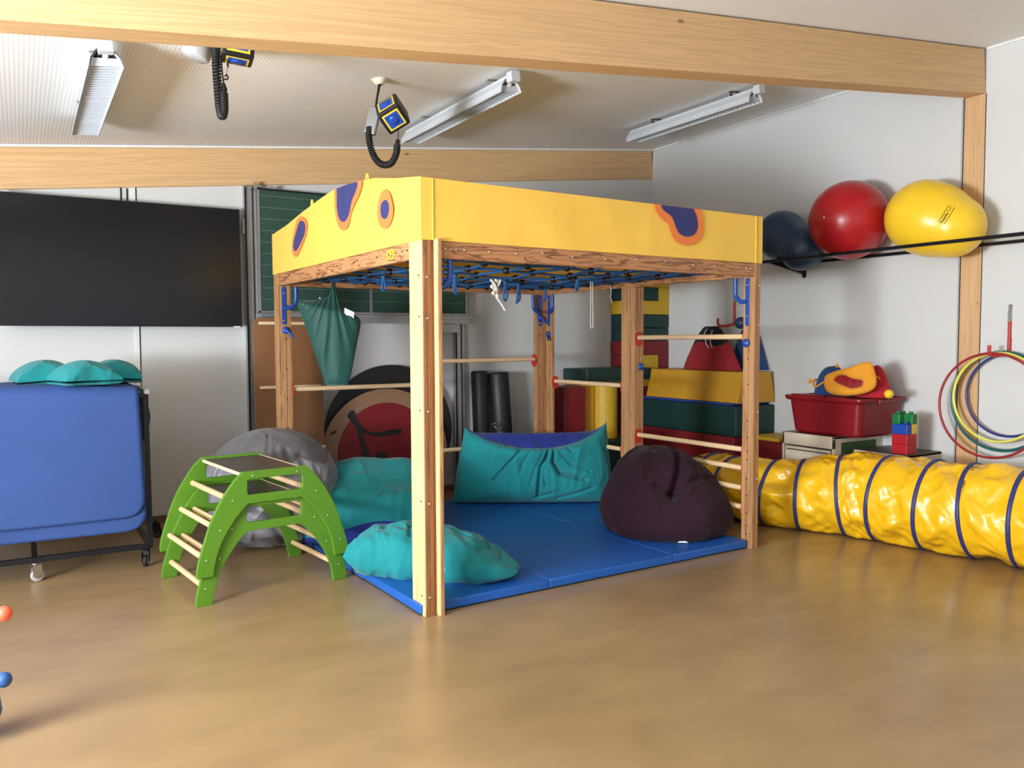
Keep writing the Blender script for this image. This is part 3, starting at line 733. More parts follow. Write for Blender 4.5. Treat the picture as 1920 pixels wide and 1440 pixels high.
# standing teal/blue cushion at the back
BL = [([(-.087, .594), (-.217, .424), (-.374, .233)], .02, .010), ([(.113, .511), (.026, .346), (.005, .094)], .03, .013),
      ([(.157, .564), (.138, .398), (.2, .294), (.418, .237)], .035, .013), ([(.087, .494), (.052, .311), (.07, .189)], .02, .010),
      ([(.2, .485), (.305, .363), (.47, .307)], .016, .010), ([(-.026, .076), (.131, .12)], .016, .012),
      ([(.174, .068), (.418, .137), (.487, .163)], .018, .012), ([(.257, .598), (.27, .529), (.313, .494)], .02, .010), ([(-.03, .55), (-.12, .40), (-.15, .3)], .010, .012), ([(.06, .5), (-.02, .33), (-.06, .2)], .010, .012)]
def defB(p, u, v, side):
    x, y, z = p
    amt = max(0, v)**1.6*(1-u*u)**.9
    Z = .335+y-.15*amt; Y = -z-.17*amt
    if side < 0: Z += .14*amt*min(1, abs(z)/.10)
    # lower corners rounded, bottom widened
    if side > 0: Y += 1.7*crease_amt(x, Z, BL)
    Z += .05*max(0, v)**2*(abs(u)**5)*(1.1 if u > 0 else .3)
    Y += .06*(Z-.3)
    X = x*(1.0-.07*max(0, v))-(.07*(1-v)*.5*max(0, -u)**2)
    if Z < .02: Z = .02+.2*(Z-.02)
    return Vector((X, Y, Z))
b = MB(); pillow(b, 1.36, .66, .46, 150, 100, .02, 1, .010, defB)
tag(b.build('floor_cushion', ['teal', 'blue_cloth'], loc=(3.90, 6.03, .052), rot=(0, 0, CAMR+.02), weld=True),
    'big two-tone cushion, teal front and blue back, standing at the back of the mats', 'cushion')
# slumped teal/blue cushion at the left
AL = [([(-.45, .12), (-.30, .02), (-.22, -.10)], .03, .02), ([(-.42, -.02), (-.33, -.12)], .025, .015), ([(-.30, .15), (-.1, .08), (.15, .05)], .015, .02), ([(-.2, -.2), (.0, -.1), (.2, -.12)], .012, .015)]
def defA(p, u, v, side):
    x, y, z = p
    if side > 0: z -= crease_amt(x, y, AL)
    if side > 0: z += .05*math.exp(-((y-.12)/.2)**2)
    lump = .03*noise.noise(Vector((x*4, y*4, 2)))*min(1, abs(z)/.08)
    Z = .235+z*(1.0 if side > 0 else 1.1)+.24*(y+.05)+lump-.03
    Y = y*.90-.05*(side < 0)*min(1, abs(z)/.08)
    Z += .05*math.sin(x*6+1)*max(0, -v)**2
    return Vector((x, Y, max(.012, Z)))
b = MB(); pillow(b, .96, .95, .46, 110, 100, .03, 5, .02, defA)
tag(b.build('floor_cushion', ['teal', 'blue_cloth'], loc=(2.28, 5.83, .052), rot=(0, 0, CAMR+.12), weld=True),
    'big slumped cushion, teal on top and blue below, on the left of the mats', 'cushion')
# long crumpled pillow around the near post
CL = [([(-.36, .02), (-.30, -.08)], .02, .012), ([(-.02, .12), (-.07, 0), (-.02, -.12)], .05, .028), ([(-.10, .1), (-.16, -.02), (-.12, -.12)], .025, .015), ([(.30, .10), (.34, 0), (.29, -.1)], .03, .014), ([(.38, .08), (.42, -.05)], .03, .014), ([(.06, .02), (.2, .01), (.28, -.03)], .012, .01)]
def defC(p, u, v, side):
    x, y, z = p
    z -= crease_amt(x, y, CL)*side*(1 if side > 0 else .2)
    taper = 1-.72*min(1, (x-.22)/.30)**1.3 if x > .22 else 1
    hump = 1.15+.12*math.sin(-x*5)
    big = .018*noise.noise(Vector((x*7, y*7, 3)))+.012*ridge((x*9+y*5, y*9, 1))*min(1, abs(z)/.05)
    Z = .135+(z+side*big*min(1, abs(z)/.04))*taper*hump-.07*max(0, x)/.5
    Y = y*(1-.75*max(0, (x-.34)/.19)**2)+.02*noise.noise(Vector((x*8, 0, 5)))
    return Vector((x, Y, max(.008, Z)))
b = MB(); pillow(b, 1.06, .42, .26, 170, 90, .02, 9, .030, defC, mats=(0, 0), aniso=(4, 7))
o = b.build('crumpled_pillow', ['teal'], loc=(2.165, 4.49, .052), rot=(0, 0, -math.radians(45)), weld=True)
tag(o, 'long crumpled teal pillow lying behind the near wooden post on the mats', 'pillow')
b = MB(); b.add([(-.016, 0, -.012), (.016, 0, -.016), (.014, 0, .012), (-.018, 0, .010)], [(0, 1, 2, 3)]); b.add([(-.016, .002, -.012), (.016, .002, -.016), (.014, .002, .012), (-.018, .002, .010)], [(0, 1, 2, 3)])
q = b.build('care_label', 'white', o, loc=(.13, -.205, .10), rot=(0, 0, .1)); q['label'] = 'small white care label'

# aubergine beanbag
PL = [([(.06, .62), (.035, .50), (-.03, .34)], .11, .030), ([(-.143, .40), (-.033, .34)], .05, .02), ([(-.033, .34), (.061, .41), (.171, .435), (.29, .42)], .06, .022),
      ([(-.33, .55), (-.24, .62)], .03, .015), ([(.086, .60), (.163, .52), (.188, .44)], .02, .015), ([(-.36, .33), (-.09, .325)], .012, .012), ([(-.346, .26), (-.1, .22)], .014, .010),
      ([(.29, .49), (.42, .50)], .018, .012), ([(-.516, .23), (-.30, .20), (-.09, .165)], .010, .012), ([(.10, .335), (.15, .39)], .018, .012), ([(.14, .24), (.30, .25)], -.06, .12), ([(.20, .60), (.26, .46), (.30, .36)], .03, .02), ([(-.12, .62), (-.22, .42)], .02, .02), ([(-.20, .40), (-.16, .25)], -.02, .15)]
def bag_fn(R, H, prof, lean=(0, 0), lines=(), seed=0, nz=.02, fold=.01):
    def f(a, c):
        th = 2*PI*a; t = c
        # prof: list of (t, r, z)
        for (t0, r0_, z0), (t1, r1, z1) in zip(prof[:-1], prof[1:]):
            if t <= t1+1e-9:
                k = (t-t0)/(t1-t0); k2 = k*k*(3-2*k)*.3+k*.7
                r = r0_+(r1-r0_)*k2; z = z0+(z1-z0)*k2; break
        r *= R; z *= H
        cx, sx = math.cos(th), math.sin(th)
        lum = fbm((cx*1.3+seed, sx*1.3, z*2.2), 1.2, 2)*nz
        r2 = r+lum*min(1, r*5)
        y = r2*sx; x = r2*cx
        x += lean[0]*(z/H)**2; y += lean[1]*(z/H)**2
        if y < .15 and r > .01:
            d = crease_amt(x, z, lines)
            x -= cx*d*.4*(r/R); y -= sx*d*.8; z -= d*.25*(z/H)
        g = ridge((x*5+seed, y*5, z*3))*.5+ridge((x*3, y*3+seed, z*9))*.5
        q = fold*g*min(1, r*6/R)
        x += cx*q; y += sx*q
        return Vector((x, y, max(0, z)))
    return f
prof = []
for i in range(33):
    t = i/32; an = -PI/2+PI*t
    if t < .2: prof.append((t, .93*t/.2, 0.0)); continue
    k = (t-.2)/.8; a = k*PI/2
    z = math.sin(a)**1.15; r = (math.cos(a)**.72 if k < 1 else 0)
    r *= 1.0+.05*math.sin(PI*min(1, z/.5))-.07*math.exp(-(z/.06)**2)
    prof.append((t, r, z))
b = MB(); b.grid(bag_fn(.475, .635, prof, (-.09, .03), PL, 3, .05, .010), 150, 110, cu=True)
o = b.build('beanbag', 'purple', loc=(4.17, 4.62, .058), rot=(0, 0, CAMR), weld=True)
tag(o, 'dark aubergine beanbag slumped on the right of the blue mats', 'beanbag')
b = MB(); b.add([(-.04, 0, 0), (.04, 0, -.002), (0, .004, .020)], [(0, 1, 2)]); b.add([(-.04, .003, 0), (.04, .003, -.002), (0, .007, .020)], [(0, 1, 2)])
q = b.build('label_tab', 'white', o, loc=(.03, -.462, .012)); q['label'] = 'small white label tab at the bottom hem'

# silver and grey beanbag behind the green climbers
GL = [([(-.02, .82), (-.015, .6)], .02, .008), ([(.10, .72), (.16, .58)], .03, .02), ([(.2, .68), (.27, .5)], .03, .02), ([(.3, .6), (.37, .44)], .03, .02), ([(-.12, .72), (-.15, .6)], .02, .02), ([(.03, .74), (.06, .6)], .02, .015), ([(-.25, .3), (-.1, .1)], .03, .02), ([(.0, .28), (.08, .05)], .03, .02), ([(.12, .3), (.2, .1)], .02, .02)]
def gm(u, v):
    a = (u*6) % 1
    if v > .70-.06*math.sin(PI*a): return 1
    if v < .20+.07*math.sin(PI*a): return 1
    return 0
prof2 = []
for i in range(41):
    t = i/40; an = -PI/2+PI*t; r = max(0, math.cos(an))**(.98 if t > .5 else .55); z = (math.sin(an)+1)/2; z = z if t > .5 else z*.92+.04*(t/.5)*0
    prof2.append((t, r, z))
def gfold(u, v):
    p = bag_fn(.475, .85, prof2, (.0, .05), GL, 8, .03, .016)(u, v)
    return p
b = MB(); b.grid(gfold, 150, 100, cu=True, mfn=gm)
tag(b.build('beanbag', ['silver', 'greycloth'], loc=(1.58, 6.07, 0), rot=(0, 0, -.27), weld=True),
    'round silver and grey panelled beanbag behind the lime green climbing arches', 'beanbag')

# hanging teal drawstring bag
LFT = [(.189, 1.955), (.163, 1.855), (.072, 1.822), (-.065, 1.803), (-.050, 1.72), (-.025, 1.64), (.019, 1.503), (.072, 1.334), (.11, 1.22), (.137, 1.150)]
RGT = [(.215, 1.955), (.241, 1.829), (.293, 1.75), (.350, 1.715), (.400, 1.675), (.406, 1.62), (.384, 1.516), (.358, 1.386), (.325, 1.23), (.30, 1.155)]
def lerpz(L, k):
    s = k*(len(L)-1); i = min(len(L)-2, int(s)); t = s-i
    return (L[i][0]*(1-t)+L[i+1][0]*t, L[i][1]*(1-t)+L[i+1][1]*t)
Ls = [tuple(p) for p in catmull([(a, 0, c) for a, c in LFT], 4)]; Rs = [tuple(p) for p in catmull([(a, 0, c) for a, c in RGT], 4)]
Ls = [(p[0], p[2]) for p in Ls]; Rs = [(p[0], p[2]) for p in Rs]
def tealbag(a, c):
    l = lerpz(Ls, c); r = lerpz(Rs, c)
    th = 2*PI*a; k = (1-math.cos(th))/2     # 0..1..0
    x = l[0]+(r[0]-l[0])*k; z = l[1]+(r[1]-l[1])*k
    w = abs(r[0]-l[0])
    y = -math.sin(th)*(.012+.20*w*math.sin(PI*min(1, c*1.02))**.6)
    ang = (x-.20)/(max(.02, abs(z-1.98)))
    fo = math.sin(ang*30+2*noise.noise(Vector((ang*3, z*2, 0))))*.5+ridge((ang*9, z*1.2, 4))*.6
    y -= math.copysign(1, math.sin(th)+1e-9)*.018*fo*abs(math.sin(th))*(1-.55*c)
    return Vector((x, y, z))
b = MB(); b.grid(tealbag, 160, 110, cu=True)
B0 = fw_(.15, 2.3, 0)
o = b.build('hanging_bag', 'teal_dk', loc=B0, rot=(0, 0, CAMR+.18), weld=True)
tag(o, 'dark teal nylon sack hanging by its neck from the net beside the left post', 'bag')
b = MB()
for x, z in ((.025, 1.795), (.10, 1.835)): b.sphere((x, -.045, z), (.008, .006, .006), 8)
b.build('eyelet', 'cream', o)
b = MB(); b.add([(.285, -.075, 1.76), (.36, -.07, 1.725), (.355, -.07, 1.665), (.32, -.078, 1.70), (.285, -.078, 1.70)], [(0, 1, 2, 3, 4)]); b.add([(.285, -.073, 1.76), (.36, -.068, 1.725), (.355, -.068, 1.665), (.32, -.076, 1.70), (.285, -.076, 1.70)], [(0, 1, 2, 3, 4)])
q = b.build('paper_tag', 'white', o); q['label'] = 'creased white tag'
b = MB(); b.tube(catmull([(.20, 0, 1.93), (.19, -.01, 1.96), (.205, 0, 1.985), (.215, .01, 1.95)], 5), .006, 8); b.build('drawstring', 'teal_dk', o)

# ------------------------------------------------------------------ lime green climbing arches, one stacked on the other
half_o = [(.464, 0), (.465, .037), (.452, .10), (.424, .19), (.386, .30), (.340, .395), (.290, .475), (.243, .535), (.196, .581)]
half_i = [(.372, 0), (.366, .05), (.345, .13), (.312, .205), (.268, .275), (.222, .335), (.165, .392)]
half_o = [(p[0], p[1]) for p in catmull([(a, c, 0) for a, c in half_o], 3)]
half_i = [(p[0], p[1]) for p in catmull([(a, c, 0) for a, c in half_i], 3)]
prof_o = [(-x, z) for x, z in half_o]+[(x, z) for x, z in half_o[::-1]]+half_i+[(-x, z) for x, z in half_i[::-1]]
slot = roundrect(-.168, .443, .168, .535, .015, 4)
def climber(z, y0, y1, label):
    t = thing('climbing_arch', label, 'climbing arch', (0.85, 4.766, 0), math.radians(6.52), 'stacked lime green climbing arches')
    for y in (y0, y1):
        b = MB(); b.mesh(plate([prof_o, slot], .024, .004), T=Tr(.42, y, z) @ XZ)
        s = b.build('side_panel', 'lime', t)
    for (dx, dz) in ((.255, .42), (.33, .258), (.405, .098)):
        for s in (-1, 1):
            b = MB(); b.cyl((.42+s*dx, y0+.008, z+dz), (.42+s*dx, y1-.008, z+dz), .017, 16); b.build('rung', M['rung_y'], t)
    b = MB(); b.box((.42-.185, y0+.012, z+.553), (.42+.185, y1-.012, z+.566)); s = b.build('top_board', 'plank', t, bevel=.002); s['label'] = 'dark textured top board'
    b = MB(); b.box((.42-.191, y0+.012, z+.549), (.42-.1855, y1-.012, z+.568)); b.box((.42+.1855, y0+.012, z+.549), (.42+.191, y1-.012, z+.568)); b.build('edge_strip', 'lath', t)
    for (dx, dz) in ((.255, .42), (.33, .258), (.41, .098), (.135, .553)):
        for s in (-1, 1):
            q = MB(); q.lathe([(.006, 0), (.0055, .002), (.001, .0035)], 10, T=Matrix.Rotation(PI/2, 4, 'X')); q.build('screw', 'chrome', t, loc=(.42+s*dx, y0-.012, z+dz))
    return t
M['rung_y'] = wood('beech_rung_y', 1, (226, 190, 146), (200, 158, 110), stretch=20, gscale=16, strong=0.4, rough=0.45)
climber(.167, .000, .762, 'lime green arched climber with wooden rungs, the upper one of the stacked pair')
climber(0, .026, .736, 'lime green arched climber with wooden rungs, standing on the floor beneath the other')

# ------------------------------------------------------------------ mat trolley with draped gym mats and cushions
tr = thing('mat_trolley', 'black steel trolley on castors carrying the draped blue gym mats', 'trolley', (0.0, 6.2, 0))
def bar(p, q, r=.016, sq=True):
    b = MB()
    if sq:
        v = Vector(q)-Vector(p); rot = v.to_track_quat('Z', 'Y').to_matrix().to_4x4()
        b.box((-r, -r, 0), (r, r, v.length), T=Tr(*p) @ rot)
    else: b.cyl(p, q, r, 12)
    return b
YA, YC, XE, XW = -.38, .42, .70, -1.10      # local: front/back rows, right/left ends
for x in (XE, XW):
    for y in (YA, YC): bar((x, y, .14), (x, y*.9, 1.17)).build('upright', 'frameblk', tr)
    bar((x-.0, YA-.06, 1.175), (x-.0, YC+.06, 1.175), .014).build('end_bar', 'alu', tr)['label'] = 'bare metal end bar'
    bar((x, YA, .145), (x, YC, .145)).build('base_rail', 'frameblk', tr)
for y in (YA*.9, YC*.9): bar((XW, y, 1.15), (XE, y, 1.15)).build('top_rail', 'frameblk', tr)
for y in (YA, YC): bar((XW, y, .145), (XE, y, .145)).build('base_rail', 'frameblk', tr)
bar((XE, YC*.95, .17), (XE, -.02, 1.14), .010).build('brace', 'frameblk', tr)
bar((-.60, YA, .16), (-.60, YC, .16)).build('cross_rail', 'frameblk', tr)
def castor(x, y, rz, silver=True):
    b = MB(); b.lathe([(.030, .118), (.030, .124)], 14); b.cyl((0, 0, .10), (0, 0, .145), .011, 12)
    for s in (-1, 1): b.mesh(plate([[(-.02, .04), (.012, .028), (.034, .052), (.030, .108), (-.018, .108)]], .004), T=Tr(0, s*.021, 0) @ XZ)
    b.box((-.02, -.023, .104), (.032, .023, .112))
    c = b.build('castor', 'chrome' if silver else 'frameblk', tr, loc=(x, y, 0), rot=(0, 0, rz))
    b = MB(); T = Tr(.012, 0, .040) @ Matrix.Rotation(PI/2, 4, 'X')
    b.lathe([(.022, -.013), (.036, -.012), (.040, -.006), (.040, .006), (.036, .012), (.022, .013)], 24, T=T); b.build('wheel', 'greyp' if silver else 'rubber', c)
    b = MB(); b.lathe([(.008, -.020), (.021, -.015), (.021, .015), (.008, .020)], 18, T=T); b.build('hub', 'chrome', c)
castor(.035-.6+.0+.60, YA+.02, .3); castor(XE-.03, YA+.02, 1.2, False); castor(XE+.14, YC+.05, .2, False)
bar((.035, YA, .145), (.035, YC, .145)).build('cross_rail', 'frameblk', tr)
M['navymat'] = plain('navy_mat', (26, 34, 62), 0.7)
# mats: inverted U draped across the rails, lower corners rounded
def drape(off, zf, zb, x0, x1, label, rr_=.12, seed=0):
    b = MB()
    def prof(s):     # s 0..1 front bottom -> over the top -> back bottom
        zt = 1.175+off; yf = YA*.92-.03-off; yb = YC*.92+.03+off; lf = zt-zf; lt = yb-yf; lb = zt-zb; Ltot = lf+lt+lb; d = s*Ltot
        rad = .05+off
        if d < lf: y, z = yf, zf+d
        elif d < lf+lt: y, z = yf+(d-lf), zt
        else: y, z = yb, zt-(d-lf-lt)
        # round the bend
        if z > zt-rad and y < yf+rad: t = max(0, min(1, (z-(zt-rad)+(y-yf))/(2*rad))); a = t*PI/2; y, z = yf+rad-rad*math.cos(a), zt-rad+rad*math.sin(a)
        if z > zt-rad and y > yb-rad: t = max(0, min(1, (y-(yb-rad)+(zt-z))/(2*rad))); a = t*PI/2; y, z = yb-rad+rad*math.sin(a), zt-rad+rad*math.cos(a)
        return y, z, min(d, Ltot-d)
    def f(a, c, th):
        y, z, e = prof(c)
        cut = 0
        if e < rr_: cut = rr_-math.sqrt(max(0, rr_**2-(rr_-e)**2))
        x = x0+(x1-x0-cut)*a
        hang = max(0, (1.15-z))
        sgn = -1 if y < 0 else 1
        yy = y+sgn*(th+.03*hang*math.sin(a*7+seed)*.4-.0*hang)
        zz = z+(th if hang == 0 else 0)+.012*math.sin(a*9+seed)*(1 if hang == 0 else 0)
        # slight rightward flare of the hanging flap
        x += .035*hang*max(0, a-.6)/.4
        return Vector((x, yy, zz))
    b.grid(lambda a, c: f(a, c, .0), 60, 150); b.grid(lambda a, c: f(a, c, .012), 60, 150)
    # edges closed
    for aa in (0, 1): b.grid(lambda a, c: f(aa, c, .012*a), 1, 150)
    for cc in (0, 1): b.grid(lambda a, c: f(a, cc, .012*c), 60, 1)
    o = b.build('gym_mat', 'gymmat', loc=(0, 6.2, 0), weld=True)
    tag(o, label, 'gym mat', 'gym mats draped over the trolley')
drape(.014, .262, .42, -1.02, .655, 'blue gym mat draped over the trolley, the under one whose hem shows lowest', seed=1)
drape(.034, .355, .40, -1.00, .650, 'blue gym mat draped over the trolley, the outer one covering the front', seed=2)
# dark navy mat hanging down behind the rails
b = MB()
def bk(a, c, o=0): 
    z = 1.15-.78*c; x = -1.0+1.74*a+(.05*math.sin(c*7)+.06*math.sin(PI*c))*a
    return Vector((x, .53+.03*math.sin(a*9+c*4)+o, z))
b.grid(lambda a, c: bk(a, c), 50, 50); b.grid(lambda a, c: bk(a, c, .012), 50, 50)
for cc in (0, 1): b.grid(lambda a, c: bk(cc, c, .012*a), 1, 50); b.grid(lambda a, c: bk(c, cc, .012*a), 1, 50)
tag(b.build('gym_mat', 'navymat', loc=(0, 6.2, 0), weld=True), 'dark navy mat hanging down the rear side of the trolley, beyond its uprights', 'gym mat', 'gym mats draped over the trolley')
def flatcushion(x, y, z, w, d, h, rz, ry, label, seed):
    def df(p, u, v, side):
        q = Vector(p); q.z += .02; q.z -= .06*(abs(u)**2*abs(v)**2)*0
        if side < 0: q.z = max(-.01, q.z*.35)
        return q
    b = MB(); pillow(b, w, d, h, 60, 60, .05, seed, .012, df, mats=(0, 0), px_=2.2)
    o = b.build('cushion', 'teal', loc=(x, y, z), rot=(0, ry, rz), weld=True)
    tag(o, label, 'cushion', 'flat teal cushions lying on the gym mats')
flatcushion(.13, 6.24, 1.236, .37, .42, .25, .12, -.06, 'flat teal cushion on the draped mats, leftmost of the three', 11)
flatcushion(.57, 6.36, 1.236, .34, .40, .24, -.10, .06, 'flat teal cushion on the draped mats, rightmost of the three', 12)
flatcushion(.35, 5.97, 1.236, .36, .33, .25, .35, .0, 'flat teal cushion on the draped mats, front middle one with a corner pointing forwards', 13)

# ------------------------------------------------------------------ yellow crawl tunnel
tun = thing('play_tunnel', 'long yellow vinyl play tunnel with navy hoops lying along the right wall', 'play tunnel', (5.3, 4.5, 0))
TP = catmull([(5.32, 5.56, 0), (5.22, 5.15, 0), (5.15, 4.72, 0), (5.20, 4.45, 0), (5.30, 4.22, 0), (5.46, 3.88, 0), (5.53, 3.5, 0), (5.60, 3.03, 0), (5.68, 2.5, 0), (5.76, 2.0, 0), (5.82, 1.6, 0)], 30)
cum = [0]
for a, c in zip(TP[:-1], TP[1:]): cum.append(cum[-1]+(c-a).length)
LT = cum[-1]
def at(s):
    s = max(0, min(LT-1e-4, s)); i = 0
    lo, hi = 0, len(cum)-1
    while hi-lo > 1:
        mid = (lo+hi)//2
        if cum[mid] <= s: lo = mid
        else: hi = mid
    t = (s-cum[lo])/(cum[lo+1]-cum[lo]); p = TP[lo].lerp(TP[lo+1], t); d = (TP[lo+1]-TP[lo]).normalized()
    return p, d
S0 = .46
RINGS = [.46, .754, 1.10, 1.346, 1.658, 1.961, 2.298, 2.59, 2.89, 3.2, 3.5, 3.8]
def trad(s):
    return min(.322, .245+.02*min(1, s/1.2)+.05*max(0, min(1, (s-1.25)/.5))+.01*max(0, s-1.75))
def tpoint(s, th, extra=0):
    p, d = at(s); side = Vector((d.y, -d.x, 0))
    lo = max([r for r in RINGS if r <= s], default=0); hi = min([r for r in RINGS if r > s], default=LT)
    k = (s-lo)/max(1e-3, hi-lo); env = math.sin(PI*k)
    R = trad(s); idx = RINGS.index(lo) if lo in RINGS else 0
    w = ridge((s*2.2+th*.9+idx, th*.9-s*1.6, idx*1.7))*.044+ridge((s*4.5-th*1.3, th*.8+s, idx+7))*.024+ridge((s*13-th*3.5, th*2.2, idx+3))*.009+ridge((s*9+th*3, th*1.4, idx+9))*.008+.012*noise.noise(Vector((s*6, th*2, 3)))
    r = R-env*(.028+.0)+env*(w-.012)+extra
    x = r*math.sin(th); z = r*math.cos(th)
    zc = R*.97
    Z = zc+z
    if Z < .012: Z = .012+.1*(Z-.012); Z = max(.004, Z)
    lean = .05*math.sin(idx*1.9+.6)
    q = p+side*x-d*(lean*z/R*.6)
    return Vector((q.x-5.3, q.y-4.5, Z))
b = MB(); b.grid(lambda u, v: tpoint(S0+(LT-S0)*u, 2*PI*v), 460, 110, cv=True); b.grid(lambda u, v: tpoint(S0+(LT-S0)*u, 2*PI*v, -.006), 460, 110, cv=True)
b.build('tunnel_skin', 'tunnel', tun)
for s in RINGS:
    b = MB(); P = [tpoint(s, 2*PI*j/72, .006) for j in range(72)]
    p, d = at(s); vs = []; fs = []
    for j, q in enumerate(P):
        c = Vector((p.x-5.3, p.y-4.5, trad(s)*.97)); n = (q-c); n.normalize()
        for (a, e) in ((-.014, 0), (-.009, .006), (.009, .006), (.014, 0), (.014, -.01), (-.014, -.01)): vs.append(q+d*a+n*e)
    for j in range(72):
        for k in range(6): fs.append((j*6+k, ((j+1) % 72)*6+k, ((j+1) % 72)*6+(k+1) % 6, j*6+(k+1) % 6))
    b.add(vs, fs, 0, True); b.build('hoop_band', 'tunband', tun)
# end collar flaps with black hook tape
b = MB()
for th0, th1, ln in ((-1.55, -.55, .17), (-.35, .75, .20)):
    def fl(u, v, o=0):
        th = th0+(th1-th0)*u; s = S0-ln*v*math.sin(PI*min(1, max(0, u)))**.35
        p, d = at(S0); q = tpoint(S0, th); r = q+d*(s-S0)
        return Vector((r.x, r.y, r.z-.03*v*v+o))
    b.grid(lambda u, v: fl(u, v), 20, 8); b.grid(lambda u, v: fl(u, v, -.004), 20, 8)
c = b.build('end_flap', 'tunnel', tun)
b = MB()
for th in (-1.35, -.75, -.15, .5):
    q = tpoint(S0, th); p, d = at(S0); r = q-d*.09
    MB().box((r.x-.015, r.y-.035, r.z+.0), (r.x+.015, r.y+.035, r.z+.006)).build('hook_tape', 'black', c)
# black maker's mark near the right edge
b = MB(); q = tpoint(2.98, -1.15, .010)

b.add([(q.x, q.y-.16, q.z+.06), (q.x, q.y+.16, q.z+.07), (q.x-.0, q.y+.10, q.z+.02), (q.x, q.y+.15, q.z-.02), (q.x, q.y-.16, q.z-.01)], [(0, 1, 2, 3, 4)])
c = b.build('printed_mark', 'black', tun, loc=(-.012, -.02, 0)); c['label'] = 'black printed mark'

# ------------------------------------------------------------------ television on the back wall
t = thing('television', 'large black flat screen television mounted on the left of the back wall', 'television', (.74, 7.06, 2.118))
MB().box((-.87, 0, -.49), (.87, .045, .49)).build('housing', 'black', t, bevel=.004)
MB().box((-.862, -.002, -.480), (.862, .001, .482)).build('screen', 'screen', t)
MB().box((-.87, -.003, -.494), (.87, .004, -.481)).build('lower_trim', 'frameblk', t)
q = MB().box((.80, -.005, -.497), (.855, -.001, -.487)).build('badge', 'white', t); q['label'] = 'small white maker badge'
MB().box((-.3, .045, -.25), (.3, .15, .25)).build('wall_mount', 'frameblk', t)
# ------------------------------------------------------------------ chalkboard on pylons
t = thing('chalkboard', 'green ruled chalkboard on aluminium pylons, partly behind the yellow canopy', 'chalkboard', (2.79, 7.12, 0))
def board(x0, x1, z0, z1, y=0):
    b = MB().box((x0, y, z0), (x1, y+.022, z1)); p = b.build('board_panel', 'chalk', t)
    b = MB()
    k = int((z1-z0)/.1)
    for i in range(1, k+1): b.box((x0+.005, y-.0012, z0+i*.0985), (x1-.005, y, z0+i*.0985+.0028))
    b.build('ruled_line', 'chalkline', p)
    b = MB(); e = .014
    b.box((x0-e, y-.006, z0-e), (x0, y+.024, z1+e)); b.box((x1, y-.006, z0-e), (x1+e, y+.024, z1+e)); b.box((x0-e, y-.006, z0-e), (x1+e, y+.024, z0)); b.box((x0-e, y-.006, z1), (x1+e, y+.024, z1+e), m=1)
    b.build('edge_profile', ['alu', 'frameblk'], p)
board(-1.00, -.012, 1.765, 2.80); board(.014, .990, 1.765, 2.74)
MB().box((-1.02, -.07, 1.715), (1.03, .02, 1.745)).box((-1.02, -.07, 1.742), (1.03, -.062, 1.762)).box((-1.02, -.005, 1.665), (1.03, .02, 1.715)).build('chalk_tray', 'alu', t)
for x in (-1.065, .945):
    MB().box((x-.052, .04, .0), (x+.052, .095, 2.83)).box((x-.050, .025, .02), (x-.038, .041, 2.82), m=1).box((x+.012, .028, .02), (x+.02, .041, 2.82), m=1).build('pylon', ['alu', 'frameblk'], t)
MB().box((.62, .0, 1.58), (.90, .06, 1.66)).build('counterweight_bracket', 'alu', t)
MB().box((-1.135, .03, 2.42), (-1.118, .075, 2.55)).build('latch', 'alu', t)
MB().box((-1.03, .0, 1.66), (-.96, .06, 1.70)).box((-1.04, -.012, 2.80), (-1.02, .02, 2.86)).box((-.90, .0, 2.80), (-.87, .03, 2.84)).build('corner_bracket', 'alu', t)
# brown climbing board leaning on the wall
t = thing('climbing_board', 'brown board with pale crosswise battens leaning on the wall behind the left post', 'board', (1.975, 6.93, 0))
R_ = Matrix.Rotation(-.035, 4, 'X')
MB().mesh(plate([roundrect(-.295, 0, .295, 1.70, .05, 5)], .020, .003), T=R_ @ XZ).build('panel', 'brown', t)
for z, a, c in ((1.655, -.25, .27), (1.11, -.255, .27), (.575, .10, .295)):
    MB().box((a, -.040, z-.013), (c, -.010, z+.013), T=R_).build('batten', 'lath', t, bevel=.004)
# round boards
def arcboard(cx, czz, r, cut=None, n=64):
    pts = []
    for i in range(n):
        a = 2*PI*i/n; z = czz+r*math.sin(a)
        pts.append((cx+r*math.cos(a), max(0.0, z)))
    return pts
b = MB(); b.mesh(plate([arcboard(0, .635, .64)], .05, .006), T=XZ)
tag(b.build('round_board', 'f_black', loc=(2.985, 7.155, 0)), 'large black round board leaning on the wall, behind the beige and red one', 'board')
t = thing('rocker_board', 'beige rounded board with red disc and black figure, before the black round board', 'board', (2.905, 7.08, 0))
MB().mesh(plate([arcboard(0, .425, .632)], .03, .004), T=XZ).build('panel', 'beige', t)
MB().mesh(plate([arcboard(-.01, .46, .465)], .012, .002), T=Tr(0, -.022, 0) @ XZ).build('disc', 'redboard', t)['label'] = 'red painted disc'
b = MB()
pp = lambda l: [((x-480)/4.8*.00502-.25, .86-(y-540)/4.8*.00502) for x, y in l]
F1 = [(340, 575), (400, 520), (420, 560), (450, 640), (520, 710), (600, 745), (700, 728), (860, 712), (860, 765), (640, 775), (560, 760), (490, 720), (500, 800), (540, 900), (560, 980), (520, 1010), (490, 960), (470, 850), (450, 740), (430, 680), (400, 640)]
T_ = Tr(0, -.031, 0) @ XZ
b.mesh(plate([smoothpoly(pp(F1), 2)], .006), T=T_)
b.mesh(plate([[(.15*.5*math.cos(a*PI/12)-.065+.0, .47-.075+.075*math.sin(a*PI/12)) for a in range(24)]], .006), T=T_)
b.mesh(plate([smoothpoly(pp([(185, 735), (240, 690), (255, 700), (235, 725)]), 1)], .006), T=T_)
b.build('ribbon_figure', 'f_black', t)
